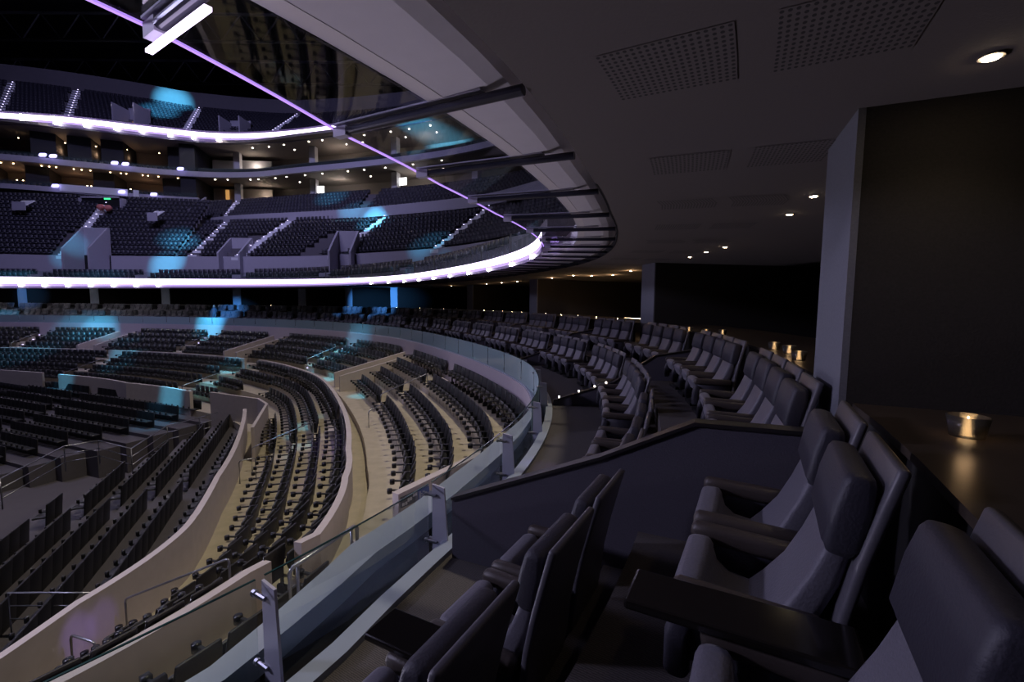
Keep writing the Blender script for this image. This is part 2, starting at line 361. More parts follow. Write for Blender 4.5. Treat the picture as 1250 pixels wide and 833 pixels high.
# kerb, trough, ledge, fascia
struct('trim_1', sweep([(kerb_d, FZ - .45), (kerb_d, -2.22), (lambda s: kerb_d(s) - .14, -2.22), (lambda s: kerb_d(s) - .14, FZ - .45)], .5, SMAX).mesh('inner_kerb', M['ledge']), 'pale blue steel kerb between carpet and dark gap')
struct('trim_2', sweep([(lambda s: ledge_d(s) + .03, -2.40), (lambda s: ledge_d(s) + .005, -2.40), (lambda s: ledge_d(s) + .005, -2.55), (lambda s: kerb_d(s) - .01, -2.55), (lambda s: kerb_d(s) - .01, -2.62), (lambda s: ledge_d(s) + .03, -2.62)], .5, SMAX).mesh('trough', M['trough']), 'black gap between balustrade ledge and kerb')
struct('trim_3', sweep([(ledge_d, -2.42), (ledge_d, ledge_z), (lambda s: ledge_d(s) + ledge_w(s), ledge_z), (lambda s: ledge_d(s) + ledge_w(s), -2.42)], .5, SMAX).mesh('ledge', M['ledge']), 'pale blue painted ledge outside the glass balustrade')
struct('wall_fascia', sweep([(lambda s: ledge_d(s) + .05, -4.3), (lambda s: ledge_d(s) + .05, -2.42), (lambda s: ledge_d(s) + .10, -2.42), (lambda s: ledge_d(s) + .10, -4.3)], .5, SMAX).mesh('fascia', M['fascia']), 'pinkish white curved fascia wall under the glass balustrade')
# ceiling slab with curved edge
ce = sweep([(ceil_d, 1.2), (sd(-9.2), 1.2), (sd(-9.2), 1.9), (ceil_d, 1.9)], 0.2, SMAX)
ceil = struct('ceiling', ce.mesh('ceiling', M['ceiling']), 'grey plaster ceiling over the seating tier')
link('ceiling_edge_strip', sweep([(lambda s: ceil_d(s) + .012, 1.197), (lambda s: ceil_d(s) - .01, 1.197), (lambda s: ceil_d(s) - .01, 1.32), (lambda s: ceil_d(s) + .012, 1.32)], 8.0, SMAX).mesh('edge', M['black']), ceil)
link('soffit_band', sweep([(lambda s: ceil_d(s) - .005, 1.40), (lambda s: ceil_d(s) + .07, 1.335), (lambda s: ceil_d(s) + .15, 1.29), (lambda s: ceil_d(s) + .25, 1.262), (lambda s: max(ceil_d(s) + .46, -.79), 1.252), (lambda s: max(ceil_d(s) + .46, -.79), 1.6), (lambda s: ceil_d(s) - .005, 1.6)], .2, SMAX).mesh('band', M['band']), ceil)  # profile bent upward near the ceiling so the band shades off darker
link('soffit_lip', sweep([(lambda s: max(ceil_d(s) + .45, -.80), 1.25), (lambda s: max(ceil_d(s) + .57, -.68), 1.25), (lambda s: max(ceil_d(s) + .57, -.68), 1.62), (lambda s: max(ceil_d(s) + .45, -.80), 1.62)], .2, SMAX).mesh('lip', M['lip']), ceil)
# perforated acoustic panels
s = .0
for i in range(14):
    s0 = 4.30 + 1.53 * i
    for (da, db) in ((-1.80, -2.42), (-2.58, -3.15)):
        V = []; uv = []
        for a, (ss) in enumerate((s0, s0 + .24, s0 + .48)):
            for dd in (da, db):
                k = (G(ss) if ss > 9 else 1) * (1 if ss < 12 else 1.05)
                V.append(rp(ss, dd * k, 1.196)); uv.append(((dd - da) / (db - da) * 19, a * 7))
        me = mkmesh('perf', V, [(0, 1, 3, 2), (2, 3, 5, 4)], M['perf'])
        ul = me.uv_layers.new(name='uv')
        for lp in me.loops: ul.data[lp.index].uv = uv[lp.vertex_index]
        link('perforated_panel', me, ceil)
# back wall of the lounge
struct('wall_back', sweep([(sd(-9), BZ), (sd(-9), 1.2), (sd(-9.15), 1.2), (sd(-9.15), BZ)], .5, SMAX).mesh('back', M['suitedark']), 'dark back wall of the lounge')

# partition walls between lounges
WALLS = [6.9, 16.0, 25.6, 34.2, 43.5, 49.0, 54.5, 62, 70, 78, 86]
for i, sw in enumerate(WALLS):
    d0 = {6.9: -3.1, 16.0: -3.85, 25.6: -4.72, 34.2: -5.4}.get(sw, -3.4 * G(sw)); th = .82 if sw < 40 else 1.0
    V = []
    a0 = RAIL.at(sw, 0)
    def pp(ds, d, z): x, y, nx, ny = RAIL.at(sw, 0); tx, ty = ny, -nx; return (x + nx * d + tx * ds, y + ny * d + ty * ds, z)
    b = [pp(0, d0 - .03, BZ), pp(0, -8.8 * G(sw), BZ), pp(th, -8.8 * G(sw), BZ), pp(th, d0 - .03, BZ)]
    me = MB().hexa(b, [(x, y, 1.2) for x, y, z in b]).mesh('lounge_wall', M['wallfab'])
    wl = struct('wall_lounge' if i == 0 else 'wall_lounge.%03d' % i, me, 'dark fabric covered wall between two lounges')
    b = [pp(-.001, d0, BZ), pp(-.001, d0 - .04, BZ), pp(th + .001, d0 - .04, BZ), pp(th + .001, d0, BZ)]
    link('wall_end_panel', MB().hexa(b, [(x, y, 1.2) for x, y, z in b]).mesh('end', M['endface'] if sw < 40 else M['bluecol']), wl)
    # counter between this wall and the next one (towards the far side)
edges = [2.6] + WALLS
for i in range(len(edges) - 1):
    s0 = edges[i] + (0 if i == 0 else (.85 if edges[i] < 40 else 1.0)); s1 = edges[i + 1] - .02
    c0 = lambda s: -3.17 * G(s); c1 = lambda s: -4.7 * G(s)
    t = empty('bar_counter', (0, 0, 0))
    nm = ['beside the camera', 'beyond the first dark wall', 'beyond the second dark wall', 'beyond the third dark wall'] 
    tag(t, 'brown stone bar counter behind the armchairs ' + nm[i] if i < 4 else 'brown stone bar counter in the far lounges', 'counter', 'lounge bar counters')
    link('counter_top', sweep([(c0, -.66), (c0, -.62), (c1, -.62), (c1, -.66)], s0, s1).mesh('top', M['counter']), t)
    link('counter_front', sweep([(lambda s: c0(s) - .03, BZ), (lambda s: c0(s) - .03, -.66), (lambda s: c0(s) - .1, -.66), (lambda s: c0(s) - .1, BZ)], s0, s1).mesh('front', M['counterskirt']), t)

# box partitions (radial, stepping up)
PARTS = [6.8, 9.95, 13.0] + [16.1 + 3.05 * i for i in range(0, 26)]
ordinal = ['first', 'second', 'third', 'fourth', 'fifth', 'sixth', 'seventh', 'eighth', 'ninth', 'tenth']
for i, sp in enumerate([q for j, q in enumerate(PARTS) if j % 2 == 0]):
    g = G(sp)
    prof = [(-.30, FZ), (-.30, -1.74), (-1.60 * g, -1.18), (-2.25 * g, -.84), (-2.98 * g, -.82), (-2.98 * g, BZ), (-1.9 * g, BZ), (-1.9 * g, FZ)]
    if i >= 1: prof[1] = (-.30, -2.17); prof[2] = (-1.45 * g, -1.75); prof[3] = (-2.25 * g, -1.15); prof[4] = (-2.98 * g, -1.02)
    x, y, nx, ny = RAIL.at(sp, 0); tx, ty = ny, -nx
    def ext(pr, w, dz=0):
        V = [(x + nx * d + tx * o_, y + ny * d + ty * o_, z + dz) for o_ in (-w, w) for d, z in pr]; n = len(pr)
        return V, [tuple(range(n)), tuple(range(2 * n - 1, n - 1, -1))] + [(k, k + n, (k + 1) % n + n, (k + 1) % n) for k in range(n)]
    t = empty('box_partition', (0, 0, 0))
    lb = ('blue grey fabric partition with sloping dark cap, %s one beyond the camera' % ordinal[i]) if i < 10 else 'fabric partition between far seating boxes'
    tag(t, lb, 'partition', 'box partitions')
    V, Fc = ext(prof, .045); link('panel', mkmesh('panel', V, Fc, M['partition']), t)
    cap = prof[1:5]; pr = cap + [(d, z + .025) for d, z in reversed(cap)]
    V, Fc = ext(pr, .065); link('cap', mkmesh('cap', V, Fc, M['parttop']), t)
    if i == 1:
        for k, dd in enumerate((-.42, -.85, -1.2, -1.45)):
            zz = np.interp(-dd, [.3, 1.45 * g, 2.25 * g], [-2.17, -1.75, -1.15]) + .03
            link('marker_light', MB().box(-.012, .012, -.012, .012, -.012, .012).mesh('ml', M['lampcool']), t, (x + nx * dd, y + ny * dd, zz + .02))

# ------------------------------------------------------------------ armchairs
am = {}
b = MB().slab([(.03, .35, .42, .09), (-.06, .43, .43, .11), (-.145, .55, .43, .11), (-.205, .69, .43, .10), (-.255, .86, .42, .08)], .43, .11, bow=.03, nr=4, rc=.03)
am['backrest'] = b.mesh('backrest', M['leather'], True)
am['headrest'] = MB().slab([(-.245, .80, .50, .10), (-.25, .84, .51, .12), (-.275, .98, .51, .12), (-.295, 1.10, .50, .10)], .5, .14, nr=4, rc=.03).mesh('headrest', M['leather2'], True)
am['back_shell'] = MB().slab([(-.22, .22), (-.25, .40), (-.27, .60), (-.31, .80), (-.36, 1.00), (-.40, 1.15)], .545, .04, nr=3, rc=.015).mesh('back_shell', M['shelledge'], True)
am['seat'] = MB().slab([(-.12, .34), (.02, .34), (.14, .36), (.215, .42), (.245, .50), (.25, .56)], .44, .12, nr=4, rc=.04).mesh('seat', M['leather'], True)
am['armrest'] = MB().slab([(-.22, .53), (.0, .535), (.20, .54), (.30, .54)], .09, .09, nr=3, rc=.03).mesh('armrest', M['arm'], True)
am['arm_panel'] = MB().slab([(.24, .47), (.27, .36), (.27, .18)], .085, .10, nr=3, rc=.03).slab([(-.2, .40, .03, .28), (.24, .40, .03, .28)], .03, .28, nr=2, rc=.01).mesh('arm_panel', M['leather2'], True)
am['base'] = MB().box(-.22, .22, -.22, .22, 0, .05).box(-.14, .14, -.15, .15, .05, .32).mesh('base', M['chairbase'])
allm = MB()
for k in ('backrest', 'headrest', 'back_shell', 'seat', 'base'):
    me = am[k]; allm.add([v.co for v in me.vertices], [tuple(p.vertices) for p in me.polygons])
me = am['armrest']
for sx in (-.27, .27): allm.add([(v.co.x + sx, v.co.y, v.co.z) for v in me.vertices], [tuple(p.vertices) for p in me.polygons])
am['all'] = allm.mesh('armchair_far', M['leather'], True)
def armchair(x, y, z, rz, label, group, full=True):
    if not full:
        o = link('armchair', am['all'], None, (x, y, z), rz); tag(o, label, 'chair', group); return o
    t = empty('armchair', (x, y, z), rz); tag(t, label, 'chair', group)
    for k in ('base', 'seat', 'backrest', 'headrest', 'back_shell'): link(k, am[k], t)
    for sx in (-.272, .272):
        a = link('armrest', am['armrest'], t); a.location = (sx, 0, 0)
        b_ = link('arm_panel', am['arm_panel'], a)
    return t
_q = RAIL.at(6.0, 0); RZ0 = math.atan2(_q[3], _q[2]) - math.pi / 2
boxes = []; prev = 3.75
for i, sp in enumerate(PARTS): boxes.append((prev, sp)); prev = sp
wherebox = ['the first box', 'the second box', 'the third box', 'the fourth box', 'the fifth box', 'the sixth box', 'the seventh box', 'the eighth box']
tm_top = MB().slab([(-.36, 0), (.36, 0)], .23, .035, nr=2, rc=.01).mesh('table_top', M['table'])
tm_leg = MB().box(-.03, .03, -.05, .05, -.62, -.02).box(-.12, .12, -.16, .16, -.66, -.62).mesh('table_leg', M['chairbase'])
for bi, (a, bb) in enumerate(boxes):
    near_pos = {0: (None, (-.45, 1.72), (-.03, 2.40), (.28, 2.98)), 1: (None, (.80, 1.13), (1.05, 1.86), (1.37, 2.46))}
    for row, (dd, zz, rn) in enumerate(((-1.42, FZ, 'front row'), (-2.62, BZ, 'back row'))):
        offs = (.50, 1.10, 1.98, 2.58) if bi > 0 else (None, 1.05, 2.0, 2.62)
        if bi > 0: offs = (.45, 1.07, 1.69, 2.31)
        for k, of in enumerate(offs):
            if of is None: continue
            s = a + of
            if bi == 0: s = (None, 4.78, 5.80, 6.38)[k] if row else (None, 4.74, 5.74, 6.32)[k]
            g = G(s) if row else .4 + .6 * G(s)
            x, y, nx, ny = RAIL.at(s, dd * g)
            rz = math.atan2(ny, nx) - math.pi / 2
            if bi == 0: x, y = near_pos[row][k]; rz = RZ0
            if bi < 8:
                kk = ['', 'third', 'second', 'first'][k] if bi == 0 else ['fourth', 'third', 'second', 'first'][k]
                lab = 'grey armchair, %s from the far partition, %s of %s' % (kk, rn, wherebox[bi]); gr = None
                gr = 'armchairs in the seating boxes'
            else:
                lab = 'small dark armchair, %s of the far side boxes' % rn; gr = 'far armchairs, ' + rn
            armchair(x, y, zz, rz + random.uniform(-.03, .03), lab, gr, s < 38)
    if bi == 0:
        for (s, dd, z, lab, tilt) in ((5.30, -2.55, -1.08, 'black side table reflecting a ceiling lamp, between the back row armchairs', 0), (5.22, -1.22, -1.66, 'low black square table in front of the balustrade, between the front row armchairs', 0)):
            x, y = (.78, 1.50) if z > -1.5 else (-.44, 2.12)
            t = empty('side_table', (x, y, z), RZ0); tag(t, lab, 'table')
            tp = link('table_top', tm_top, t); link('leg', tm_leg, t)
            if z < -1.5: tp.scale = (1.0, .72, 1)

# candle glasses on the counters
tb = MB(); 
for (r0, z0, r1, z1) in ((.040, 0, .050, .10),): 
    n = 16; V = [((r0 if j < 2 else r1) * math.cos(2 * math.pi * k / n) * (1 if j % 3 == 0 else .9), (r0 if j < 2 else r1) * math.sin(2 * math.pi * k / n) * (1 if j % 3 == 0 else .9), (0, .012, .10, .10)[j]) for j in (0, 3, 2, 1) for k in range(n)]
    Fc = [(j * n + k, j * n + (k + 1) % n, (j + 1) * n + (k + 1) % n, (j + 1) * n + k) for j in range(3) for k in range(n)]
    Fc += [tuple(range(n - 1, -1, -1)), tuple(3 * n + k for k in range(n))]; tb.add(V, Fc)
tum = tb.mesh('tumbler', M['tumbler'], True)
flm = MB().cyl(0, 0, .012, .045, .034, 10).mesh('wax', M['wax']); wax_me = bpy.data.meshes['wax']; flm = MB().cyl(0, 0, .04, .095, .0045, 6, .002).mesh('flame', M['flame'])
glabels = ['clear candle glass alone on the counter beside the dark wall', 'candle glass on the counter just past the wall end, nearest of three', 'candle glass on the counter past the wall end, middle of three', 'candle glass on the counter past the wall end, farthest of three',
           'lit candle glass on the far bar, closest to the wall end', 'lit candle glass on the far bar, middle one', 'lit candle glass on the far bar, farthest one']
cg = [(1180, 533), (975, 440), (963, 432), (945, 427), (882, 409), (862, 408), (841, 405)]
for (px, py), lb in zip(cg, glabels):
    p = unproj(px, py, -.615); t = empty('candle_glass', p); tag(t, lb, 'candle', 'candle glasses on the counters')
    tu = link('tumbler', tum, t); tu.scale = (1.6, 1.6, 1.0); fl_ = link('flame', flm, t); link('wax', wax_me, t)
    if py < 500: fl_.scale = (1, 1, .7)
    light('candle_light', 'POINT', (p.x, p.y, p.z + .13), (p.x, p.y, 0), .12, (1, .6, .3), .03)
for k, s in enumerate(list(np.arange(18.2, 25, 1.6)) + list(np.arange(27.5, 33, 1.3)) + list(np.arange(36, 60, 1.5))):
    p = rp(s, -3.35 * G(s), -.615); t = link('candle_glass', flm, None, p); t.scale = (1.1, 1.1, .8)
    tag(t, 'tiny lit candle on a far lounge counter', 'candle', 'far candles')
# bar counter lamp strip behind second wall
for (px0, px1, py, Y, lb) in ((762, 795, 390, 22, 'amber lit shelf strip in the lounge behind the second wall'), (702, 732, 391, 24, 'pale lit shelf strip in the lounge before the second wall')):
    a = upy(px0, py - 1.5, Y); b_ = upy(px1, py, Y - .6)
    tag(link('shelf_light', MB().tube([a, b_], .018, 5).mesh('strip', M['lampsmall'])), lb, 'light')

q = upy(751, 368, 27); tag(link('wall_lamp', MB().cyl(0, 0, -.16, .14, .09, 10).mesh('wl', mat('pinkish_lamp', (1, 1, 1), .5, emis=(1, .72, .68), es=3)), None, q), 'small pinkish lamp glowing in the dark lounge before the second dark wall', 'light')
# ------------------------------------------------------------------ downlights in our ceiling
dl = MB().cyl(0, 0, -.006, 0, .034, 12).mesh('lens', M['lamp']); dr = MB().cyl(0, 0, -.004, .0, .05, 14).mesh('trim_ring', M['suitewall'])
LP = [(1210, 70), (993, 240), (964, 262), (885, 302), (862, 308), (842, 314), (800, 325), (770, 331), (748, 336), (722, 337), (700, 340), (685, 341), (665, 342), (640, 343), (620, 344), (598, 345), (576, 346), (560, 347)]
for i, (px, py) in enumerate(LP):
    p = unproj(px, py, 1.19) if i < 10 else None
    if p is None:
        s = 22 + (i - 10) * 2.1; p = Vector(rp(s, -3.4 * G(s), 1.19))
    t = empty('ceiling_downlight', p)
    tag(t, 'bright round ceiling downlight above the nearest counter' if i == 0 else ('small round ceiling downlight, %s past the near wall' % ordinal[i - 1] if i < 7 else 'tiny ceiling downlight along the far curve of the ceiling'), 'light', 'ceiling downlights')
    link('trim_ring', dr, t, (0, 0, .003)); l_ = link('lens', dl, t)
    if i < 7: light('downlight_source', 'SPOT', (p.x, p.y, p.z - .03), (p.x, p.y, -2), 1.6 if i else 5.0, (1, .78, .55), .04, 120, .9)
    else: light('downlight_glow', 'POINT', (p.x, p.y, p.z - .12), (p.x, p.y, 0), 6.0 if i < 12 else 2.5, (1, .60, .30), .03)

# ------------------------------------------------------------------ glass balustrade and fins
fin_s = []
for (px, py) in ((335, 715), (535, 590), (617, 530), (655, 490)):
    p = unproj(px, py, -1.7); fin_s.append(RAIL.near(p.x, p.y)[0])
fin_s = [fin_s[0] - 3.5, fin_s[0] - 1.75] + fin_s
while fin_s[-1] < 92: fin_s.append(fin_s[-1] + (1.95 if fin_s[-1] < 40 else 2.6))
fin = MB()
n_ = [(.0, -1.70), (-.13, -1.72), (-.17, -2.30), (-.17, -2.50), (.0, -2.55)]
def extx(pr, w):
    n = len(pr); V = [(o_, d, z) for o_ in (-w, w) for d, z in pr]
    return V, [tuple(range(n)), tuple(range(2 * n - 1, n - 1, -1))] + [(k, k + n, (k + 1) % n + n, (k + 1) % n) for k in range(n)]
V, Fc = extx(n_, .009); finm = mkmesh('plate', V, Fc, M['finsteel'])
st = MB().tube([(-.02, -.05, 0), (-.02, .055, 0)], .014, 8).tube([(-.02, .05, 0), (-.02, .075, 0)], .022, 8).tube([(.03, -.05, 0), (.03, .055, 0)], .014, 8).mesh('standoff', M['steel'])
for i, s in enumerate(fin_s):
    x, y, nx, ny = RAIL.at(s, 0); t = empty('glass_support_fin', (x, y, 0), math.atan2(ny, nx) - math.pi / 2)
    near = {1: 'nearest one at the bottom edge', 2: 'nearest full one, with a bright round clamp', 3: 'next one beyond the nearest', 4: 'third along the near balustrade', 5: 'fourth along the near balustrade'}
    tag(t, 'grey steel fin holding the balustrade glass, ' + near[i] if i in near else 'grey steel fin holding the curved balustrade glass farther along', 'post', 'balustrade fins')
    link('plate', finm, t); link('standoff', st, t, (0, 0, -1.80)); link('standoff', st, t, (0, 0, -2.25))
for i in range(len(fin_s) - 1):
    a, b_ = fin_s[i] + .03, fin_s[i + 1] - .03
    t = empty('glass_balustrade', (0, 0, 0))
    near = {1: 'lower left pane before the nearest fin', 2: 'pane between the nearest two full fins', 3: 'pane between the second and third fins', 4: 'pane between the third and fourth fins'}
    tag(t, 'clear balustrade glass, ' + near[i] if i in near else 'pale green balustrade glass pane with painted sheen on the far curve', 'glass', 'balustrade panes')
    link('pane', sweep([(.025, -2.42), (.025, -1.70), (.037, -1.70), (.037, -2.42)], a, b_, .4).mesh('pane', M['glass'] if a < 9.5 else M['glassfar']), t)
    link('edge', sweep([(.024, -1.70), (.024, -1.694), (.038, -1.694), (.038, -1.70)], a, b_, .4).mesh('edge', M['glassedge']), t)
# small lights and a tag on the fascia
for i, (px, py) in enumerate(((619, 463), (539, 432), (489, 413), (430, 409))):
    s, d = RAIL.near(*unproj(px, py, -2.75)[:2]); x, y, nx, ny = RAIL.at(s, .07); z = -2.75
    t = link('wall_marker_light', MB().box(-.07, .07, 0, .012, -.07, .07).mesh('marker', M['screen'] if i == 0 else M['lampcool'] if i == 1 else M['steplight']), None, (x, y, z), math.atan2(ny, nx) - math.pi / 2)
    t.scale = (.6, 1, .8) if i == 0 else (.35, 1, .35)
    tag(t, ['small square lit marker on the fascia under the curved glass', 'tiny white light on the fascia above the top seat row', 'tiny light on the fascia near the vomitory wall', 'tiny violet light on the far fascia'][i], 'light')

# ------------------------------------------------------------------ canopy brackets, glass, edge glow, LED ribbon
bs = [3.45, 4.72, 5.98, 7.12, 8.32, 9.6, 10.75, 11.9, 13.0] + [14.0 + 1.05 * k for k in range(30)]
LED0 = 13.3
def zcan(s): return 1.22
for i, s in enumerate(bs):
    x, y, nx, ny = RAIL.at(s, 0); d1 = ceil_d(s) + .0; d0 = purple_d(s) - .02
    t = empty('canopy_bracket', (x, y, 0), math.atan2(ny, nx) - math.pi / 2)
    nm = {1: 'bracket with a white light bar under it, at the top left', 2: 'nearest dark steel bracket across the white soffit', 3: 'second dark steel bracket across the soffit', 4: 'third dark steel bracket across the soffit', 5: 'fourth dark steel bracket across the soffit', 6: 'fifth dark steel bracket across the soffit'}
    tag(t, 'canopy ' + nm[i] if i in nm else 'thin dark steel canopy bracket on the far curve of the soffit', 'bracket', 'canopy brackets')
    link('beam', MB().slab([(d1 + .03, 1.205, .065, .062), (d0 - .12, 1.20, .065, .05)], .065, .06, nr=3, caps=False).mesh('beam', M['bracket'], False), t)
    link('top_flange', MB().box(-.035, .035, d1 + .3, d0, 1.246, 1.256).mesh('top_flange', M['bracketend']), t)
    link('end_block', MB().box(-.03, .03, d0 - .12, d0, 1.165, 1.23).mesh('end_block', M['bracketend']), t)
    if i == 1: link('light_bar', MB().box(-.014, .014, d0 - .55, d0 + .03, 1.12, 1.136).mesh('light_bar', M['led']), t)  # glowing bar added for the bright face of this bracket
for i in range(1, 9):
    a, b_ = bs[i - 1] + .02, bs[i] - .02
    t = link('canopy_glass', sweep([(purple_d, 1.232), (lambda s: max(ceil_d(s) + .57, -.68), 1.232), (lambda s: max(ceil_d(s) + .57, -.68), 1.244), (purple_d, 1.244)], a, b_, .3).mesh('pane', M['canopyglass']))
    nm = ['above the camera', 'before the lit bracket', 'between the lit bracket and the nearest dark bracket', 'between the first two dark brackets', 'between the second and third dark brackets', 'between the third and fourth brackets', 'between the fourth and fifth brackets', 'just before the ribbon display ends', '']
    tag(t, 'horizontal canopy glass mirroring the seats, ' + nm[i - 1], 'glass', 'canopy panes')
t = link('canopy_edge_light', sweep([(lambda s: purple_d(s) + .005, 1.230), (lambda s: purple_d(s) + .018, 1.230), (lambda s: purple_d(s) + .018, 1.245), (lambda s: purple_d(s) + .005, 1.245)], 1.5, LED0, .25).mesh('edge', M['ledtrim']))
tag(t, 'thin violet light line along the canopy glass edge', 'light')
zb = lambda s: lerpt([(0, 1.16), (20, 1.13), (40, 1.18), (60, 1.1), (80, .95), (110, .9)], s)
zt = lambda s: lerpt([(0, 1.58), (20, 1.56), (40, 1.68), (60, 1.90), (80, 2.05), (110, 2.1)], s)
zm = lambda s: zb(s) + .42 * (zt(s) - zb(s))
zm2 = lambda s: zb(s) + .18 * (zt(s) - zb(s))
led = empty('led_ribbon_display', (0, 0, 0)); tag(led, 'lower glowing white violet ribbon display curving round the bowl', 'display')
link('light_face', sweep([(.0, zm), (.02, zm), (.02, zt), (.0, zt)], LED0, SMAX).mesh('face', M['led']), led)
M['ledlow'] = mat('led_ribbon_dim_band', (.02, .02, .03), .5, emis=(.40, .27, .72), es=.22)
M['ledmid'] = mat('led_ribbon_mid_band', (.02, .02, .03), .5, emis=(.55, .38, .9), es=.8)
link('dim_band', sweep([(.0, zm2), (.018, zm2), (.018, zm), (.0, zm)], LED0, SMAX).mesh('dim', M['ledmid']), led)
link('dim_band', sweep([(.0, zb), (.018, zb), (.018, zm2), (.0, zm2)], LED0, SMAX).mesh('dim', M['ledlow']), led)
link('housing', sweep([(-.02, zb), (-.002, zb), (-.002, zt), (-.02, zt)], LED0, SMAX).mesh('housing', M['ledcase']), led)
fls = MB().cyl(0, 0, -.09, .09, .07, 8).mesh('floodlight', M['ledspot'])
for k, s in enumerate(list(np.arange(15.2, 40, 2.6)) + list(np.arange(66, 99, 2.4))):
    t = link('ribbon_floodlight', fls, None, rp(s, .06, zb(s) + (.06 if s < 50 else .3))); t.scale = (.6, .6, .6)
    if s > 60: t.scale = (2.2, 2.2, 1.6)
    tag(t, 'white floodlight on the lower ribbon display, ' + ('bowl corner part' if s < 40 else 'far straight part'), 'light', 'lower ribbon floodlights')
for sv in (14.0, 15.5, 17.5, 20, 23, 27): light('ribbon_spill_fill', 'POINT', rp(sv, -.35, 1.02), (0, 0, 0), 1.2 + .1 * (sv - 14), (.50, .32, 1.0), .1)  # unseen points added for the ribbon's violet spill on the soffit
# balcony deck above our ceiling (carries ribbon) with balustrade
struct('upper_deck_slab', sweep([(-.12, 1.62), (-.12, 1.95), (-9, 1.95), (-9, 1.62)], LED0, SMAX).mesh('slab', M['deck']), 'concrete deck behind the lower ribbon display')

# ================================================================== LOWER BOWL
DEC = 0
seatlist = []      # (kind, x, y, z, rz, row label)
NM = 4; DZ = .40
def Md(k, s): return lerpt([(0, .53), (1, 1.5), (2, 2.55), (3, 3.55), (4, 4.6)], k) * W1d(s) / 5.0
mtops = lambda k: -3.82 - .40 * k
def Ld(k, s): a = W1d(s); return a + .47 + (W2d(s) - a - .55) * k / 4.15
ltops = lambda k: -5.44 - .40 * k
# terraces as one stepped mesh per tier
pf = [(.06, -4.4), (.06, mtops(0))]
for k in range(1, NM + 1):
    dk = (lambda s, k=k: Md(k, s) - .12); pf += [(dk, mtops(k - 1)), (dk, mtops(k) if k < NM else -5.3)]
pf += [(W1d, -5.3), (W1d, -7.5)]
me = sweep(pf, 1, 99, .6, closed=False).mesh('terrace', M['step'])
o = struct('terrace_upper', me, 'beige concrete steps of the upper lower-bowl tier')
pf = [(W1d, -5.44)]
for k in range(1, 4):
    dk = (lambda s, k=k: Ld(k, s) - .12); pf += [(dk, ltops(k - 1)), (dk, ltops(k))]
pf += [(W2d, ltops(3)), (W2d, -8.2)]
struct('terrace_lower', sweep(pf, 1, 99, .6, closed=False).mesh('terrace2', M['step']), 'beige concrete steps of the lowest curved tier')
# parapets
def parapet(name, df, ztop, zbot, s0, s1, label, th=.16):
    t = struct(name, sweep([(lambda s: df(s) - th / 2, zbot), (lambda s: df(s) - th / 2, ztop), (lambda s: df(s) + th / 2, ztop), (lambda s: df(s) + th / 2, zbot)], s0, s1, .5).mesh('parapet', M['parapet']), label)
parapet('wall_middle', W1d, -4.42, -6.0, 10.0, 46.3, 'curved pale parapet wall between the two lower tiers')
parapet('wall_middle_near', W1d, -4.50, -6.0, 1.5, 9.3, 'pale parapet wall seen through the nearest glass pane')
parapet('wall_middle_far', W1d, -4.42, -6.0, 48.2, 66.0, 'pale parapet wall in front of the far middle section')
parapet('wall_middle_left', W1d, -4.42, -6.0, 68.0, 98.0, 'pale parapet wall on the far left')
parapet('wall_front', W2d, -5.45, -8.2, 1.5, 31.5, 'low curved parapet wall along the lowest tier')
parapet('wall_front_far', W2d, -5.5, -8.2, 41.5, 62.5, 'low pale parapet wall in front of the far middle seats')
parapet('wall_front_left', W2d, -5.5, -8.2, 64.8, 98, 'low pale parapet wall at the far left')
# corner box wall
b = [unproj(*p, -5.2) for p in ((256, 479), (314, 487), (324, 493), (306, 522))]
mb = MB()
for i in range(3):
    a, c = b[i], b[i + 1]; d = (c - a).normalized(); n = Vector((-d.y, d.x, 0)) * .12
    mb.hexa([(a.x, a.y, -8), (c.x, c.y, -8), (c.x + n.x, c.y + n.y, -8), (a.x + n.x, a.y + n.y, -8)], [(a.x, a.y, -5.2), (c.x, c.y, -5.2), (c.x + n.x, c.y + n.y, -5.2), (a.x + n.x, a.y + n.y, -5.2)])
struct('wall_corner', mb.mesh('corner', M['parapet']), 'pale corner wall box at the aisle between the lower sections')
# radial vomitory walls
def radial(name, sA, dA, zA, sB, dB, zB, zbot, label, th=.18):
    a = Vector(rp(sA, dA, zA)); c = Vector(rp(sB, dB, zB)); d = (c - a).normalized(); n = Vector((-d.y, d.x, 0)) * th / 2
    me = MB().hexa([(a.x - n.x, a.y - n.y, zbot), (c.x - n.x, c.y - n.y, zbot), (c.x + n.x, c.y + n.y, zbot), (a.x + n.x, a.y + n.y, zbot)],
                   [(a.x - n.x, a.y - n.y, zA), (c.x - n.x, c.y - n.y, zB), (c.x + n.x, c.y + n.y, zB), (a.x + n.x, a.y + n.y, zA)]).mesh(name, M['parapet'])
    return struct(name, me, label)
VOMS = [(31.6, 33.2), (50.8, 52.6), (68.6, 70.4)]
vn = ['near', 'middle', 'far']
for (sa, sb), nme in zip(VOMS, vn):
    for q, sx in enumerate((sa, sb)):
        radial('wall_vomitory_' + nme + ('_a' if q == 0 else '_b'), sx, .1, -3.15, sx, 4.3 * W1d(sx) / 5, -4.15, -5.4, 'sloping pale stair side wall of the %s vomitory, %s side' % (nme, 'near' if q == 0 else 'far'))
radial('wall_entry_far', 14.3, .9, -3.55, 11.2, 2.75, -3.75, -5.4, 'pale sloping wall carrying the blue sign beyond the near ledge')
radial('wall_entry_near', 11.2, 1.6, -3.75, 9.2, 2.6, -3.85, -5.4, 'pale sloping wall end close to the near ledge')
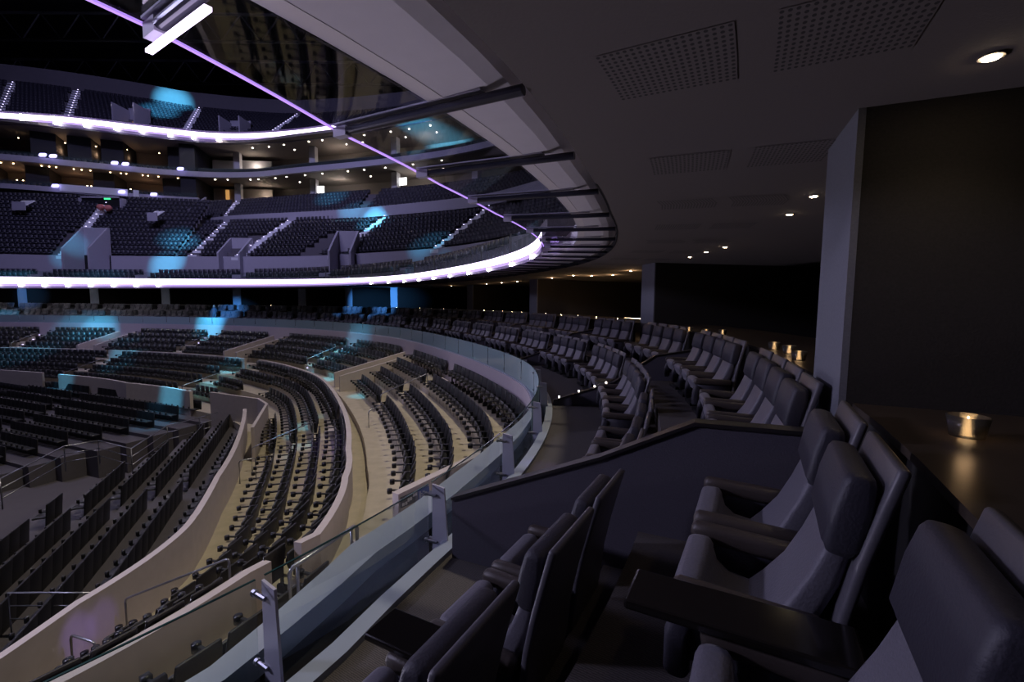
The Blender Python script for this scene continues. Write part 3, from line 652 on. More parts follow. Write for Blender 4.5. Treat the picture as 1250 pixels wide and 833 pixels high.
# sign on wall_entry_far
a = Vector(rp(14.3, .9, 0)); c = Vector(rp(11.2, 2.75, 0)); d = (c - a).normalized(); n = Vector((-d.y, d.x, 0))
if n.dot(Vector((0, 0, 0)) - c) < 0: n = -n
org = c - d * .40 + n * .10; org.z = -3.93
sg = empty('direction_sign', org, math.atan2(-n.y, -n.x) + math.pi / 2 + math.pi if False else math.atan2(n.y, n.x) + math.pi / 2)
tag(sg, 'small grey and blue direction sign with white marks on the pale wall', 'sign')
link('grey_plate', MB().box(-.36, .08, -.012, 0, -.11, .11).mesh('gp', M['signgrey']), sg)
link('blue_plate', MB().box(.08, .38, -.012, 0, -.11, .11).mesh('bp', M['signblue']), sg)
mk = MB()
for (x0, x1, z0, z1) in ((-.33, -.27, -.08, -.02), (-.25, -.2, -.08, -.02), (-.19, -.15, -.04, .03), (-.14, -.08, -.03, .03), (-.05, .0, .02, .08), (.01, .05, .02, .08)):
    mk.box(x0, x1, -.016, -.012, z0, z1)
mk.box(.12, .145, -.016, -.012, -.07, .07).box(.165, .19, -.016, -.012, .0, .025).box(.165, .19, -.016, -.012, -.05, -.03).box(.20, .33, -.016, -.012, -.03, -.01).box(.20, .25, -.016, -.012, .03, .05).box(.20, .25, -.016, -.012, -.07, -.055)
link('white_marks', mk.mesh('marks', M['signwhite']), sg)

# seats rows
def inrange(s, gaps): return not any(g0 < s < g1 for g0, g1 in gaps)
mg = [(8.9, 12.2), (24.3, 25.7), (31.0, 33.7), (40.5, 42), (50.4, 53.0), (59, 60.4), (68.2, 70.8), (77, 78.5), (88, 89.5)]
names_m = ['top row under the fascia', 'second row below the fascia', 'third row below the fascia', 'fourth row below the fascia']
SZ = (1.08, 1.12, 1.14)
for k in range(4):
    if True:
        s = 1.5 + .1 * k
        while s < 98:
            d = Md(k, s); x, y, nx, ny = RAIL.at(s, d)
            x2, y2, _, _ = RAIL.at(s + .1, d); step = .565 * .1 / max(.02, math.hypot(x2 - x, y2 - y))
            lo = 12.6 + .0 * k if k < 1 else (12.2 if k == 1 else 11.6)
            gg = list(mg)
            if k == 0: gg[0] = (2, 14.0)
            elif k == 1: gg[0] = (2, 13.2)
            elif k == 2: gg[0] = (2, 12.6)
            else: gg[0] = (8.6, 12.0)
            if inrange(s, gg): seatlist.append(('s', x, y, mtops(k), math.atan2(ny, nx) - math.pi / 2, names_m[k] + (', near side' if s < 32 else ', far side'), s))
            s += step
lg = [(8.6, 9.6), (23.6, 24.8), (46.3, 48.6), (64.0, 65.8), (80, 81.4)]
names_l = ['first row behind the middle parapet', 'second row behind the middle parapet', 'third row behind the middle parapet', 'lowest row along the low parapet']
for k in range(4):
    s = 2.0
    while s < 98:
        d = Ld(k, s); x, y, nx, ny = RAIL.at(s, d)
        x2, y2, _, _ = RAIL.at(s + .1, d); step = .565 * .1 / max(.02, math.hypot(x2 - x, y2 - y))
        gg = list(lg)
        gg.append((32 + 1.5 * k, 41) if k > 1 else (33 + k, 34))
        if inrange(s, lg) and not (k == 3 and 31 < s < 42.5) and not (k == 2 and 38 < s < 42):
            seatlist.append(('s', x, y, ltops(k), math.atan2(ny, nx) - math.pi / 2, names_l[k] + (', near side' if s < 32 else ', far side'), s))
        s += step
# aisle steps (half-height blocks) with step nosing lights
def aisle(sA, w, dfun, zfun, n, name, label, lights=True):
    mb = MB(); nl = MB()
    for k in range(n):
        for h in (0, 1):
            d0 = dfun(k + (0 if h == 0 else -.35), sA); d1 = dfun(k + .5, sA)
            z0 = zfun(k) + (.0 if h == 0 else .20)
            if h == 1:
                b = [rp(sA - w / 2, d0 - .1, z0 - .2), rp(sA + w / 2, d0 - .1, z0 - .2), rp(sA + w / 2, d0 + .25, z0 - .2), rp(sA - w / 2, d0 + .25, z0 - .2)]
                mb.hexa(b, [(x, y, z0) for x, y, z in b])
                if lights:
                    p = rp(sA + w / 2 - .1, d0 + .25, z0 + .01); nl.box(p[0] - .05, p[0] + .05, p[1] - .05, p[1] + .05, p[2], p[2] + .03)
    o = link(name, mb.mesh(name, M['parapet'])); tag(o, label, None, None, 'structure')
    if lights: link('step_light', nl.mesh('step_light', M['steplight']), o)
for i, sA in enumerate((25.0, 41.2, 59.7, 77.7, 88.7)):
    aisle(sA, 1.1, lambda k, s: Md(max(k, 0), s), mtops, 4, 'stair_flight' if i == 0 else 'stair_flight.%03d' % i, 'aisle steps in the upper lower-bowl tier', lights=(i != 0))
for i, sA in enumerate((24.2, 47.4, 65.0, 80.7)):
    aisle(sA, 1.0, lambda k, s: Ld(max(k, 0), s), ltops, 4, 'stair_flight_lower' if i == 0 else 'stair_flight_lower.%03d' % i, 'aisle steps in the lowest curved tier', lights=False)
# handrails
def handrail(pts, label, grp='aisle handrails', r=.022, name='handrail', mids=()):
    mb = MB(); mb.tube(pts, r, 6)
    for a, b_ in mids: mb.tube([a, b_], r * .7, 5)
    return tag(link(name, mb.mesh('handrail', M['railsteel'], True)), label, 'handrail', grp)
def arch(sA, dA, zA, sB, dB, zB, h, label):
    a = Vector(rp(sA, dA, zA)); b_ = Vector(rp(sB, dB, zB)); at_ = a + Vector((0, 0, h)); bt_ = b_ + Vector((0, 0, h)); m1 = (bt_ - at_).normalized() * .08
    return handrail([a, at_ - Vector((0, 0, .08)), at_ - Vector((0, 0, .02)) + m1 * .3, at_ + m1, bt_ - m1, bt_ - Vector((0, 0, .02)) - m1 * .3, bt_ - Vector((0, 0, .08)), b_], label)
arch(9.0, 7.6, ltops(3), 9.1, 5.1, ltops(0), .95, 'long bent steel handrail rising behind the nearest parapet')
arch(7.4, 7.5, ltops(3), 7.5, 6.9, ltops(3), .9, 'small hoop handrail at the end of the lowest row')
arch(24.3, 8.4, ltops(3), 24.4, 6.2, ltops(1), .95, 'cyan lit steel handrail in the lowest curved tier aisle')
arch(23.0, 8.7, ltops(3), 23.2, 8.2, ltops(3), .85, 'short cyan lit hoop handrail beside the lowest row')
arch(25.1, 3.4, mtops(3), 25.1, 1.3, mtops(1), .9, 'steel handrail in the near upper aisle below the fascia')
arch(22.9, 4.2, -5.2, 23.3, 3.6, mtops(3), .85, 'short steel hoop handrail at the foot of the near upper aisle')
arch(41.3, 3.6, mtops(3), 41.3, 1.3, mtops(1), .9, 'handrail in the cyan lit aisle')
arch(59.7, 3.6, mtops(3), 59.7, 1.2, mtops(1), .9, 'handrail in the far middle aisle under the fascia')
arch(77.7, 3.6, mtops(3), 77.7, 1.2, mtops(1), .9, 'handrail in the far left aisle under the fascia')
arch(47.2, 9.8, ltops(3), 47.2, 6.6, ltops(1), .9, 'handrail beside the far lower stair next to the corner wall')
arch(64.9, 9.5, ltops(3), 64.9, 6.4, ltops(1), .9, 'handrail beside the left lower stair')
# landing guard rail beyond the ledge
g1 = Vector(rp(7.5, 2.5, -4.6)); g2 = Vector(rp(9.0, 2.45, -4.6))
zt_ = Vector((0, 0, 1.15))
handrail([g1, g1 + zt_ - Vector((0, 0, .05)), g1 + zt_ + (g2 - g1) * .04, g2 + zt_ - (g2 - g1) * .04, g2 + zt_ - Vector((0, 0, .05)), g2],
         'steel guard rail with cross bars on the landing beyond the ledge', 'guard rails', .03, 'guard_rail',
         [(g1.lerp(g2, f) , g1.lerp(g2, f) + zt_) for f in (.1, .9)] + [(g1 + zt_ * q, g2 + zt_ * q) for q in (.3, .55)])

# ------------------------------------------------------------------ arena floor and retractable rows
pl = MB().add([(-120, -30, -9.2), (20, -30, -9.2), (20, 60, -9.2), (-120, 60, -9.2)], [(0, 1, 2, 3)]).mesh('arena_floor', M['deck'])
struct('floor_arena', pl, 'dark grey arena floor')
M['riser'] = mat('grey_platform', (.10, .093, .11), .6, noise=.15, scale=4)
def rowline(ax, ay, ang, n0, n1, pitch=.53):
    dx, dy = math.cos(ang), math.sin(ang); return [(ax + dx * pitch * k, ay + dy * pitch * k) for k in range(n0, n1)]
angA = math.radians(113.5); nAx, nAy = -math.sin(angA), math.cos(angA)   # stepping direction (down, away from the bowl)
risA = MB(); risB = MB()
onames = ['first', 'second', 'third', 'fourth', 'fifth', 'sixth', 'seventh', 'eighth', 'ninth', 'tenth', 'eleventh', 'twelfth', 'thirteenth', 'fourteenth']
for k in range(12):
    zf = -7.02 - .17 * k
    ox = -8.42 + nAx * 1.02 * k; oy = 10.34 + nAy * 1.02 * k
    n0 = -26; n1 = int(min((-16.6 - ox) / -.211, (25.5 - oy) / .486))
    ux, uy = math.cos(angA), math.sin(angA)
    ns = [n for n in range(n0, n1) if (lambda q: q[1] < W2d(q[0]) + 12 and q[1] > W2d(q[0]) + .42)(RAIL.near(ox + ux * .53 * n, oy + uy * .53 * n))]
    if not ns: continue
    o_ = Vector((nAx, nAy, 0)) * 1.03
    a = Vector((ox + ux * .53 * (ns[0] - 1.5) - nAx * .25, oy + uy * .53 * (ns[0] - 1.5) - nAy * .25, zf)); c = Vector((ox + ux * .53 * (n1 + .6) - nAx * .25, oy + uy * .53 * (n1 + .6) - nAy * .25, zf))
    b = [a, c, c + o_, a + o_]; risA.hexa([(v.x, v.y, -9.2) for v in b], [(v.x, v.y, zf) for v in b])
    for n in ns:
        if n in (12, 13): continue
        seatlist.append(('r', ox + ux * .53 * n, oy + uy * .53 * n, zf, math.atan2(nAy, nAx) - math.pi / 2, onames[k] + ' straight row beyond the parapet' + (', past its aisle' if n > 13 else ''), 0))
struct('seating_platform_near', risA.mesh('riserA', M['riser']), 'grey stepped platform of the straight near rows')
angB = math.radians(-22.0); nBx, nBy = -math.sin(angB) * -1, math.cos(angB) * -1
nBx, nBy = math.sin(angB), -math.cos(angB)
for k in range(11):
    zf = -7.02 - .19 * k
    ox = -37.77 + nBx * 1.0 * k + math.cos(angB) * .5 * k * 0; oy = 34.7 + nBy * 1.0 * k
    n0, n1 = -16, 39 - int(1.2 * k)
    pts = rowline(ox, oy, angB, n0, n1)
    ux, uy = math.cos(angB), math.sin(angB)
    a = Vector((ox + ux * .53 * (n0 - .6) - nBx * .25, oy + uy * .53 * (n0 - .6) - nBy * .25, zf)); c = Vector((ox + ux * .53 * (n1 + 2.5) - nBx * .25, oy + uy * .53 * (n1 + 2.5) - nBy * .25, zf))
    o_ = Vector((nBx, nBy, 0)) * 1.01
    b = [a, c, c + o_, a + o_]; risB.hexa([(v.x, v.y, -9.2) for v in b], [(v.x, v.y, zf) for v in b])
    for j, (x, y) in enumerate(pts):
        jj = j + n0
        if 17 <= jj - (k // 3) * 3 + 3 * 0 <= 18: continue
        seatlist.append(('r', x, y, zf, math.atan2(nBy, nBx) - math.pi / 2, 'far straight block facing the floor', 0))
struct('seating_platform_far', risB.mesh('riserB', M['riser']), 'grey stepped platform of the straight far rows')
# guard rails between the blocks
gr = [unproj(*p, -6.3) for p in ((0, 585), (78, 545), (120, 538), (160, 548), (204, 520), (243, 510), (290, 497))]
for i in range(len(gr) - 1):
    a, c = gr[i], gr[i + 1]
    handrail([a - Vector((0, 0, 1.1)), a, c, c - Vector((0, 0, 1.1))], 'dark steel guard rail on the walkway between the straight seat blocks', 'walkway guard rails', .025, 'guard_rail', [(a - Vector((0, 0, q)), c - Vector((0, 0, q))) for q in (.35, .7)])
a = unproj(10, 724, -6.4); c = unproj(60, 724, -6.4); e = unproj(118, 724, -6.4)
handrail([a - Vector((0, 0, 1)), a, c, e, e - Vector((0, 0, 1))], 'three bar steel guard rail at the foot of the nearest straight rows', 'walkway guard rails', .02, 'guard_rail', [(a - Vector((0, 0, q)), e - Vector((0, 0, q))) for q in (.3, .6)])

# ================================================================== UPPER BOWL
def loftrows(A, B, n, z0, rise, skip, name, label, lab_row, pitch=.53, lights=True, kend=None):
    """A, B paired plan points (front, back); n rows"""
    ca = cr(A, 30); cb = cr(B, 30); L = np.r_[0, np.cumsum(np.hypot(*np.diff(ca, axis=0).T))]; Lb = np.r_[0, np.cumsum(np.hypot(*np.diff(cb, axis=0).T))]
    mb = MB(); m = len(ca); V = []; prof = []
    for k in range(n):
        prof += [(k / n, z0 + rise * k), ((k + 1) / n, z0 + rise * k)]
    q = len(prof)
    for i in range(m):
        for f, z in prof:
            p = ca[i] * (1 - f) + cb[i] * f; V.append((p[0], p[1], z))
    Fc = [(i * q + k, i * q + k + 1, (i + 1) * q + k + 1, (i + 1) * q + k) for i in range(m - 1) for k in range(q - 1)]
    o = link(name, mb.add(V, Fc).mesh(name, M['deck'])); tag(o, label, None, None, 'structure')
    for k in range(n):
        f = (k + .55) / n; rowp = ca * (1 - f) + cb * f; Lr = np.r_[0, np.cumsum(np.hypot(*np.diff(rowp, axis=0).T))]
        num = int(Lr[-1] / pitch)
        for j in range(num):
            l = (j + .5) * pitch; x = np.interp(l, Lr, rowp[:, 0]); y = np.interp(l, Lr, rowp[:, 1])
            i = min(m - 2, int(np.searchsorted(Lr, l)))
            if any(-lo < l - np.interp(v * (m - 1), np.arange(m), Lr) < hi and (kk is None or kk(k)) for v, lo, hi, kk in skip): continue
            d = ca[i] - cb[i]; seatlist.append(('u', x, y, z0 + rise * k, math.atan2(d[1], d[0]) - math.pi / 2, lab_row, 0))
    return ca, cb, Lr[-1]
def aisle_loft(ca, cb, u, n, z0, rise, name, label, w=1.1):
    m = len(ca)
    def P_(uu, f):
        v, off = uu; rowp = ca * (1 - f) + cb * f; Lr = np.r_[0, np.cumsum(np.hypot(*np.diff(rowp, axis=0).T))]; l = np.interp(v * (m - 1), np.arange(m), Lr) + off
        return np.interp(l, Lr, rowp[:, 0]), np.interp(l, Lr, rowp[:, 1]), Lr[-1]
    mb = MB(); nl = MB()
    for k in range(n):
        for h in (0, 1):
            f0 = (k + .5 * h) / n; f1 = (k + .5 * h + .55) / n; z = z0 + rise * k + .02 + h * rise / 2
            b = [P_((u, -w / 2), f0)[:2], P_((u, w / 2), f0)[:2], P_((u, w / 2), f1)[:2], P_((u, -w / 2), f1)[:2]]
            mb.hexa([(x, y, z - rise / 2 - .02) for x, y in b], [(x, y, z) for x, y in b])
        p = P_((u, .2), (k + .02) / n); nl.box(p[0] - .07, p[0] + .07, p[1] - .04, p[1] + .04, z, z + .05)
    o = link(name, mb.mesh(name, M['signwhite'])); tag(o, label, None, None, 'structure'); link('step_light', nl.mesh('sl', M['steplight']), o)
def uof(c, x):   # parameter along the polyline whose x coordinate matches
    L = np.r_[0, np.cumsum(np.hypot(*np.diff(c, axis=0).T))]; i = int(np.abs(c[:, 0] - x).argmin()); return L[i] / L[-1]
def ribbonwall(c, z0, z1, th, name, label, m, parent=None, out=None):
    """vertical wall along a plan polyline, thickened away from the arena"""
    V = []; n = len(c)
    cen = np.array([-35, 10.])
    for i in range(n):
        d = c[i] - cen; d = d / np.linalg.norm(d); a = c[i]; b = c[i] + d * th
        za = z0; 
        V += [(a[0], a[1], z0), (a[0], a[1], z1), (b[0], b[1], z1), (b[0], b[1], z0)]
    Fc = [(i * 4 + k, i * 4 + (k + 1) % 4, (i + 1) * 4 + (k + 1) % 4, (i + 1) * 4 + k) for i in range(n - 1) for k in range(4)] + [(3, 2, 1, 0), tuple((n - 1) * 4 + k for k in range(4))]
    me = mkmesh(name, V, Fc, m)
    o = link(name, me, parent)
    if parent is None: tag(o, label, None, None, 'structure')
    return o
def shift(c, t):
    cen = np.array([-35, 10.]); d = c - cen; d /= np.linalg.norm(d, axis=1)[:, None]; return c + d * t
# T2: middle tier
FA = [(-84, 48), (-72, 50), (-58, 51.8), (-51.3, 52.7), (-45, 52.9), (-38.5, 52.9)]; GA = [(-86, 57), (-74, 58.6), (-60, 60.3), (-52.6, 61.3), (-46.5, 62.2), (-40.8, 63.3)]
FB = [(-38.5, 52.9), (-31.35, 52.5), (-25, 51.6), (-19.5, 49.8), (-7.24, 42.8), (-0.4, 35.2), (4, 28)]; GB = [(-40.5, 61.6), (-27.9, 58.9), (-21, 57.2), (-14.6, 55.0), (-2.1, 49.0), (5, 42), (10, 34)]
Z2 = 4.75
ca, cb, LA = loftrows(FA, GA, 14, Z2, .60, [(.60, .55, .75, lambda k: k > 5), (.60, 1.2, 1.6, lambda k: k <= 5)], 'upper_terrace_west', 'stepped deck of the middle tier at its far end', 'the middle tier')
aisle_loft(ca, cb, .60, 14, Z2, .6, 'stair_flight_upper', 'lit aisle stair of the middle tier above the tall entrance box')
aB = [(.04, 4), (1 / 6, 4), (.5, 4), (4 / 6, 4)]
skb = [(v, .65, .65, None) for v, _ in aB] + [(.12, .2, 3.0, (lambda k: k < 5)), (.45, 2.8, .2, (lambda k: k < 5))]
cB, dB, LB = loftrows(FB, GB, 9, Z2, .60, skb, 'upper_terrace_east', 'stepped deck of the middle tier around the far corner', 'the middle tier')
for i, (u, _) in enumerate(aB): aisle_loft(cB, dB, u, 9, Z2, .6, 'stair_flight_upper.%03d' % (i + 1), 'lit aisle stair of the middle tier round the corner, %s one' % ordinal[i])
# front wall of T2 and concourse deck with low rows
allF = np.r_[ca, cB[1:]]
ribbonwall(allF, 2.0, Z2 + .12, .3, 'wall_middle_tier', 'pale front wall of the middle tier', M['upfascia'])
dk = []
m_ = len(allF); V = []
for i in range(m_):
    s_n, _ = RAIL.near(*allF[i]); q = RAIL.at(s_n, -.3); V += [(allF[i][0], allF[i][1], 2.0), (q[0], q[1], 1.96)]
struct('concourse_deck', mkmesh('cd', V, [(2 * i, 2 * i + 1, 2 * i + 3, 2 * i + 2) for i in range(m_ - 1)], M['deck']), 'deck behind the lower ribbon display')
for r, (dd, zz) in enumerate(((-.9, 1.75), (-1.9, 2.15))):
    s = 24.0
    while s < 97:
        x, y, nx, ny = RAIL.at(s, dd)
        if not (any(abs(s - q) < .8 for q in (36, 47, 58, 69, 80, 91))): seatlist.append(('u', x, y, zz, math.atan2(ny, nx) - math.pi / 2, 'the front rows right above the lower ribbon display', 0))
        s += .54
# balustrade glass above LED1
for k in range(24):
    a = 15 + k * 3.4
    t = link('deck_guard_glass', sweep([(-.10, zt), (-.10, lambda s: zt(s) + .62), (-.12, lambda s: zt(s) + .62), (-.12, zt)], a, a + 3.3, .6).mesh('dg', M['glass']))
    tag(t, 'low glass guard pane above the lower ribbon display', 'glass', 'deck guard panes')
    p = rp(a - .05, -.11, 0); z_ = zt(a)
    tag(link('deck_guard_post', MB().box(p[0] - .03, p[0] + .03, p[1] - .03, p[1] + .03, z_ - .1, z_ + .68).mesh('dp', M['railsteel'])), 'short steel post above the lower ribbon display', 'post', 'deck guard posts')
# vomitory boxes in T2
def vombox(px0, px1, pyt, Y, dep, w, zt0, zb0, label, door=True, n=0):
    a = upy(px0, 300, Y); a.z = 0; b_ = upy(px1, 300, Y); b_.z = 0
    d = (b_ - a).normalized(); o_ = Vector((-d.y, d.x, 0)) 
    t = empty('vomitory_box', a); tag(t, label, 'entrance', 'vomitory boxes')
    def wall(p, q, z0a, z1a, z1b, nm, m=M['upfascia'], th=.2):
        dd = (q - p).normalized(); n_ = Vector((-dd.y, dd.x, 0)) * th
        b = [p, q, q + n_, p + n_]; me = MB().hexa([(v.x - a.x, v.y - a.y, z0a) for v in b], [(b[0].x - a.x, b[0].y - a.y, z1a), (b[1].x - a.x, b[1].y - a.y, z1b), (b[2].x - a.x, b[2].y - a.y, z1b), (b[3].x - a.x, b[3].y - a.y, z1a)]).mesh(nm, m)
        link(nm, me, t)
    wall(a, a + o_ * dep, 2.0, zb0, zt0, 'side_wall'); wall(b_, b_ + o_ * dep, 2.0, zb0, zt0, 'side_wall')
    wall(a + o_ * dep, b_ + o_ * dep, zb0 - .5, zt0, zt0, 'back_wall'); wall(a + o_ * (dep - .1), b_ + o_ * (dep - .1), 2.0, zb0 - .5, zb0 - .5, 'doorway', M['black'])
    ex = a.lerp(b_, .8) + o_ * (dep - .3) - a; link('exit_light', MB().box(ex.x - .3, ex.x + .3, ex.y - .05, ex.y + .05, zb0 - .45, zb0 - .25).mesh('exit', M['exit']), t)
vombox(76, 108, 300, 50.2, 2.6, 2, 8.0, 5.4, 'pale entrance box with dark doorway in the middle tier, at the left')
vombox(266, 292, 300, 51.8, 2.6, 2, 7.2, 5.2, 'pale entrance box in the middle tier under the corner')
vombox(402, 428, 300, 47.0, 2.6, 2, 7.4, 5.0, 'pale entrance box in the middle tier toward the corner on the right of the stairs')
# top opening of T2 left with two red round things
p = upy(125, 252, 60.2); t = empty('upper_entrance', p); tag(t, 'dark entrance at the top of the left middle tier stair', 'entrance')
link('opening', MB().box(-2.6, 2.6, -.1, .4, -1.4, 1.0).mesh('opening', M['black']), t); link('frame', MB().box(-2.8, -2.5, -.3, .4, -1.6, 1.2).box(2.5, 2.8, -.3, .4, -1.6, 1.2).box(-2.8, 2.8, -.3, .4, 1.0, 1.2).mesh('frame', M['upfascia']), t)
link('exit_light', MB().box(.4, 1.2, -.15, -.1, .85, 1.05).mesh('exit', M['exit']), t)
for k, (px, py) in enumerate(((123, 253), (132, 254))):
    q = upy(px, py, 58.6); mb = MB(); 
    mb.slab([(0, -.42, .5, .5), (0, -.2, .8, .8), (0, .1, .85, .85), (0, .35, .6, .6)], .8, .8, nr=4)
    tag(link('round_red_shape', mb.mesh('round', M['red'], True), None, q), 'dull red round shape in the dark upper entrance, ' + ('first' if k == 0 else 'second') + ' of two', 'decoration')
# white control desks in T2
for k, (px, py, w) in enumerate(((30, 249, 1.6), (191, 262, 1.2))):
    q = upy(px, py, 57); t = empty('camera_platform', q); tag(t, 'white platform panel among the middle tier seats, ' + ('far left' if k == 0 else 'below the balcony end'), 'platform')
    link('panel', MB().slab([(-.6, -.3), (.6, .5)], w, .12, nr=2).mesh('panel', M['signwhite']), t); link('rail', MB().box(-w / 2, w / 2, -.75, -.65, -.9, .1).mesh('rail', M['upfascia']), t)
# band and T2b on the right
BR = cr([(-45.5, 65.5), (-43, 64.5), (-36, 61.2), (-22.9, 57.6), (-13.9, 54.0), (-4.0, 49.0), (2, 43), (8, 35)], 20)
ribbonwall(BR, 9.9, 11.05, .3, 'wall_upper_band', 'pale curved band wall above the middle tier', M['upfascia'])
GA2 = [(-43, 64.5), (-36, 61.5), (-22.9, 57.9), (-13.9, 54.3), (-4.0, 49.3), (2, 43.3)]; GB2 = [(-46, 70), (-37, 67.8), (-24, 63.6), (-12.5, 60), (-1.5, 54.5), (5.5, 48)]
cC, dC, LC = loftrows(GA2, GB2, 6, 10.7, .62, [(.13, .7, .7, None), (.5, .7, .7, None)], 'club_terrace', 'stepped deck behind the curved band wall', 'the rows behind the curved band wall')
aisle_loft(cC, dC, .13, 6, 10.7, .62, 'stair_flight_upper.010', 'lit stair behind the band wall, left'); 
# diag wall at left end of band
a = upy(229, 268, 61); c = upy(250, 246, 67)
mb = MB().hexa([(a.x, a.y, a.z - 1), (c.x, c.y, c.z - 2), (c.x + .3, c.y, c.z - 2), (a.x + .3, a.y, a.z - 1)], [(a.x, a.y, a.z + 1.3), (c.x, c.y, c.z + .6), (c.x + .3, c.y, c.z + .6), (a.x + .3, a.y, a.z + 1.3)])
struct('wall_band_end', mb.mesh('be', M['upfascia']), 'sloping pale wall at the left end of the band')

# suite levels ring
RA = cr([(-84, 58), (-66.9, 61.8), (-59, 65.0), (-48.0, 69.0), (-39, 69.3), (-30.8, 66.8), (-15.7, 61.8), (-4.8, 56.5), (4, 49), (11, 40)], 20)
zA = 18.0
ribbonwall(RA, zA, zA + .75, .5, 'balcony_fascia_upper', 'pale fascia of the upper suite balcony', M['upfascia'])
ribbonwall(shift(RA, 0.05), zA + .75, zA + 1.3, .05, 'balcony_glass_upper', 'glass guard of the upper suite balcony', M['glass'])
def ringslab(c, t0, t1, z0, z1, name, label, m):
    a = shift(c, t0); b = shift(c, t1); n = len(c); V = []
    for i in range(n): V += [(a[i][0], a[i][1], z0), (a[i][0], a[i][1], z1), (b[i][0], b[i][1], z1), (b[i][0], b[i][1], z0)]
    Fc = [(i * 4 + k, i * 4 + (k + 1) % 4, (i + 1) * 4 + (k + 1) % 4, (i + 1) * 4 + k) for i in range(n - 1) for k in range(4)]
    o = link(name, mkmesh(name, V, Fc, m)); tag(o, label, None, None, 'structure'); return o
ringslab(RA, .1, 9, zA + .05, zA + .5, 'slab_upper', 'floor slab of the upper suite level', M['suitewall'])
ringslab(RA, -.6, 9, 22.75, 23.1, 'slab_top', 'soffit above the upper suite level', M['suitewall'])
ribbonwall(shift(RA, 8), 10, 23, .3, 'wall_suites', 'back wall of the suite levels', M['suitewall'])
nL = len(RA); iL = int(np.abs(RA[:, 0] + 46.5).argmin())
RBl = RA[:iL + 1]
ribbonwall(RBl, 14.35, 15.0, .5, 'balcony_fascia_lower', 'pale fascia of the lower suite balcony on the left', M['upfascia'])
ribbonwall(shift(RBl, .05), 15.0, 15.6, .05, 'balcony_glass_lower', 'glass guard of the lower suite balcony', M['glass'])
ringslab(RBl, .1, 9, 14.35, 14.7, 'slab_lower', 'floor slab of the lower suite level', M['suitewall'])
ringslab(RA[iL:], 5.0, 9, 14.4, 14.7, 'slab_lower_right', 'floor slab behind the club rows', M['suitewall'])
# dividing panels and columns, downlights, seats rows (dark fronts), bar rails
def at_px(c, px):
    best = None
    for i in range(len(c)):
        x, y = c[i]
        q = 625 + F * (x / y)
        if best is None or abs(q - px) < best[0]: best = (abs(q - px), i)
    return best[1]
def radial_at(i, c, t0, t1):
    a = shift(c[i:i + 1], t0)[0]; b = shift(c[i:i + 1], t1)[0]; return a, b
def finwall(px, t0, t1, z0, z1, w, m, name, label, cat, grp):
    i = at_px(RA, px); a, b = radial_at(i, RA, t0, t1); d = (b - a) / np.linalg.norm(b - a); n = np.array([-d[1], d[0]]) * w / 2
    q = [a - n, b - n, b + n, a + n]; o = link(name, MB().hexa([(v[0], v[1], z0) for v in q], [(v[0], v[1], z1) for v in q]).mesh(name, m)); tag(o, label, cat, grp); return o
for px in (-20, 60, 100, 140, 215): finwall(px, 2.6, 7.4, zA + .5, 22.7, 2.6 if px != 215 else 2, M['suitedark'], 'suite_divider', 'dark divider between upper left suites', 'wall', 'upper suite dividers')
for px in (-15, 52, 128, 208): finwall(px, 2.6, 7.4, 14.75, zA, 2.4, M['suitedark'], 'suite_divider', 'dark divider between lower left suites', 'wall', 'lower suite dividers')
finwall(236, .6, 7.4, zA - 3.4, 22.8, 2.0, M['suitedark'], 'suite_end_wall', 'dark end wall where the balcony levels change', 'wall', None)
for k, (px, z0, z1) in enumerate(((371, zA + .4, 22.8), (468, zA + .4, 22.8), (371, 14.5, zA), (468, 14.5, zA), (283, zA + .4, 22.8), (285, 14.5, zA), (560, 14.5, zA))):
    finwall(px, 3.5, 4.4, z0, z1, .9, M['column'], 'balcony_column', 'pale square column on the %s balcony level' % ('upper' if z0 > 16 else 'lower'), 'column', 'balcony columns')
for k, (px, w) in enumerate(((262, 3.2), (300, 4.5))):
    finwall(px, 5.5, 5.8, 14.7, 17.6, w, M['suitewall'], 'suite_partition', 'beige wall panel at the end of the lower balcony', 'wall', 'balcony wall panels')
    finwall(px, 5.5, 5.8, 18.6, 22, w, M['column'], 'suite_partition', 'pale wall panel at the end of the upper balcony', 'wall', 'balcony wall panels')
finwall(264, 5.3, 5.45, 14.8, 17.4, .5, M['orange'], 'amber_light_box', 'amber lit narrow panel on the lower balcony end wall', 'panel', None)
for k, (px, z) in enumerate(((378, 16.6), (470, 16.8))):
    i = at_px(RA, px); a, b = radial_at(i, RA, 4.2, 8); d = (b - a) / np.linalg.norm(b - a)
    t = link('wall_screen', MB().box(-.75, .75, -.05, .05, -.5, .5).mesh('screen', M['screen']), None, (a[0], a[1], z), math.atan2(d[1], d[0]) - math.pi / 2)
    tag(t, 'lit white screen on the lower balcony level, ' + ('next to the first column' if k == 0 else 'next to the second column'), 'screen')
lampm = MB().cyl(0, 0, -.04, .02, .085, 8).mesh('lm', M['lampcool']); lampw = MB().cyl(0, 0, -.05, .03, .075, 6).mesh('lw', M['lampsmall'])
def lamps(pxs, t, z, me, label, grp):
    for px in pxs:
        i = at_px(RA, px); a, _ = radial_at(i, RA, t, t + 1); tag(link('soffit_downlight', me, None, (a[0], a[1], z)), label, 'light', grp)
lamps([309, 329, 347, 374, 393, 418, 438, 470, 495, 520], 1.6, 22.7, lampm, 'white downlight under the upper ribbon soffit', 'upper soffit lights')
lamps([265, 281, 307, 317, 337, 350, 373, 391, 421, 441, 468, 500, 530], 1.4, zA + .02, lampm, 'white downlight under the upper balcony', 'balcony soffit lights')
lamps([430, 480, 515, 350, 410], 4.0, 22.7, lampm, 'white downlight deeper under the upper ribbon soffit', 'upper soffit lights, inner row')
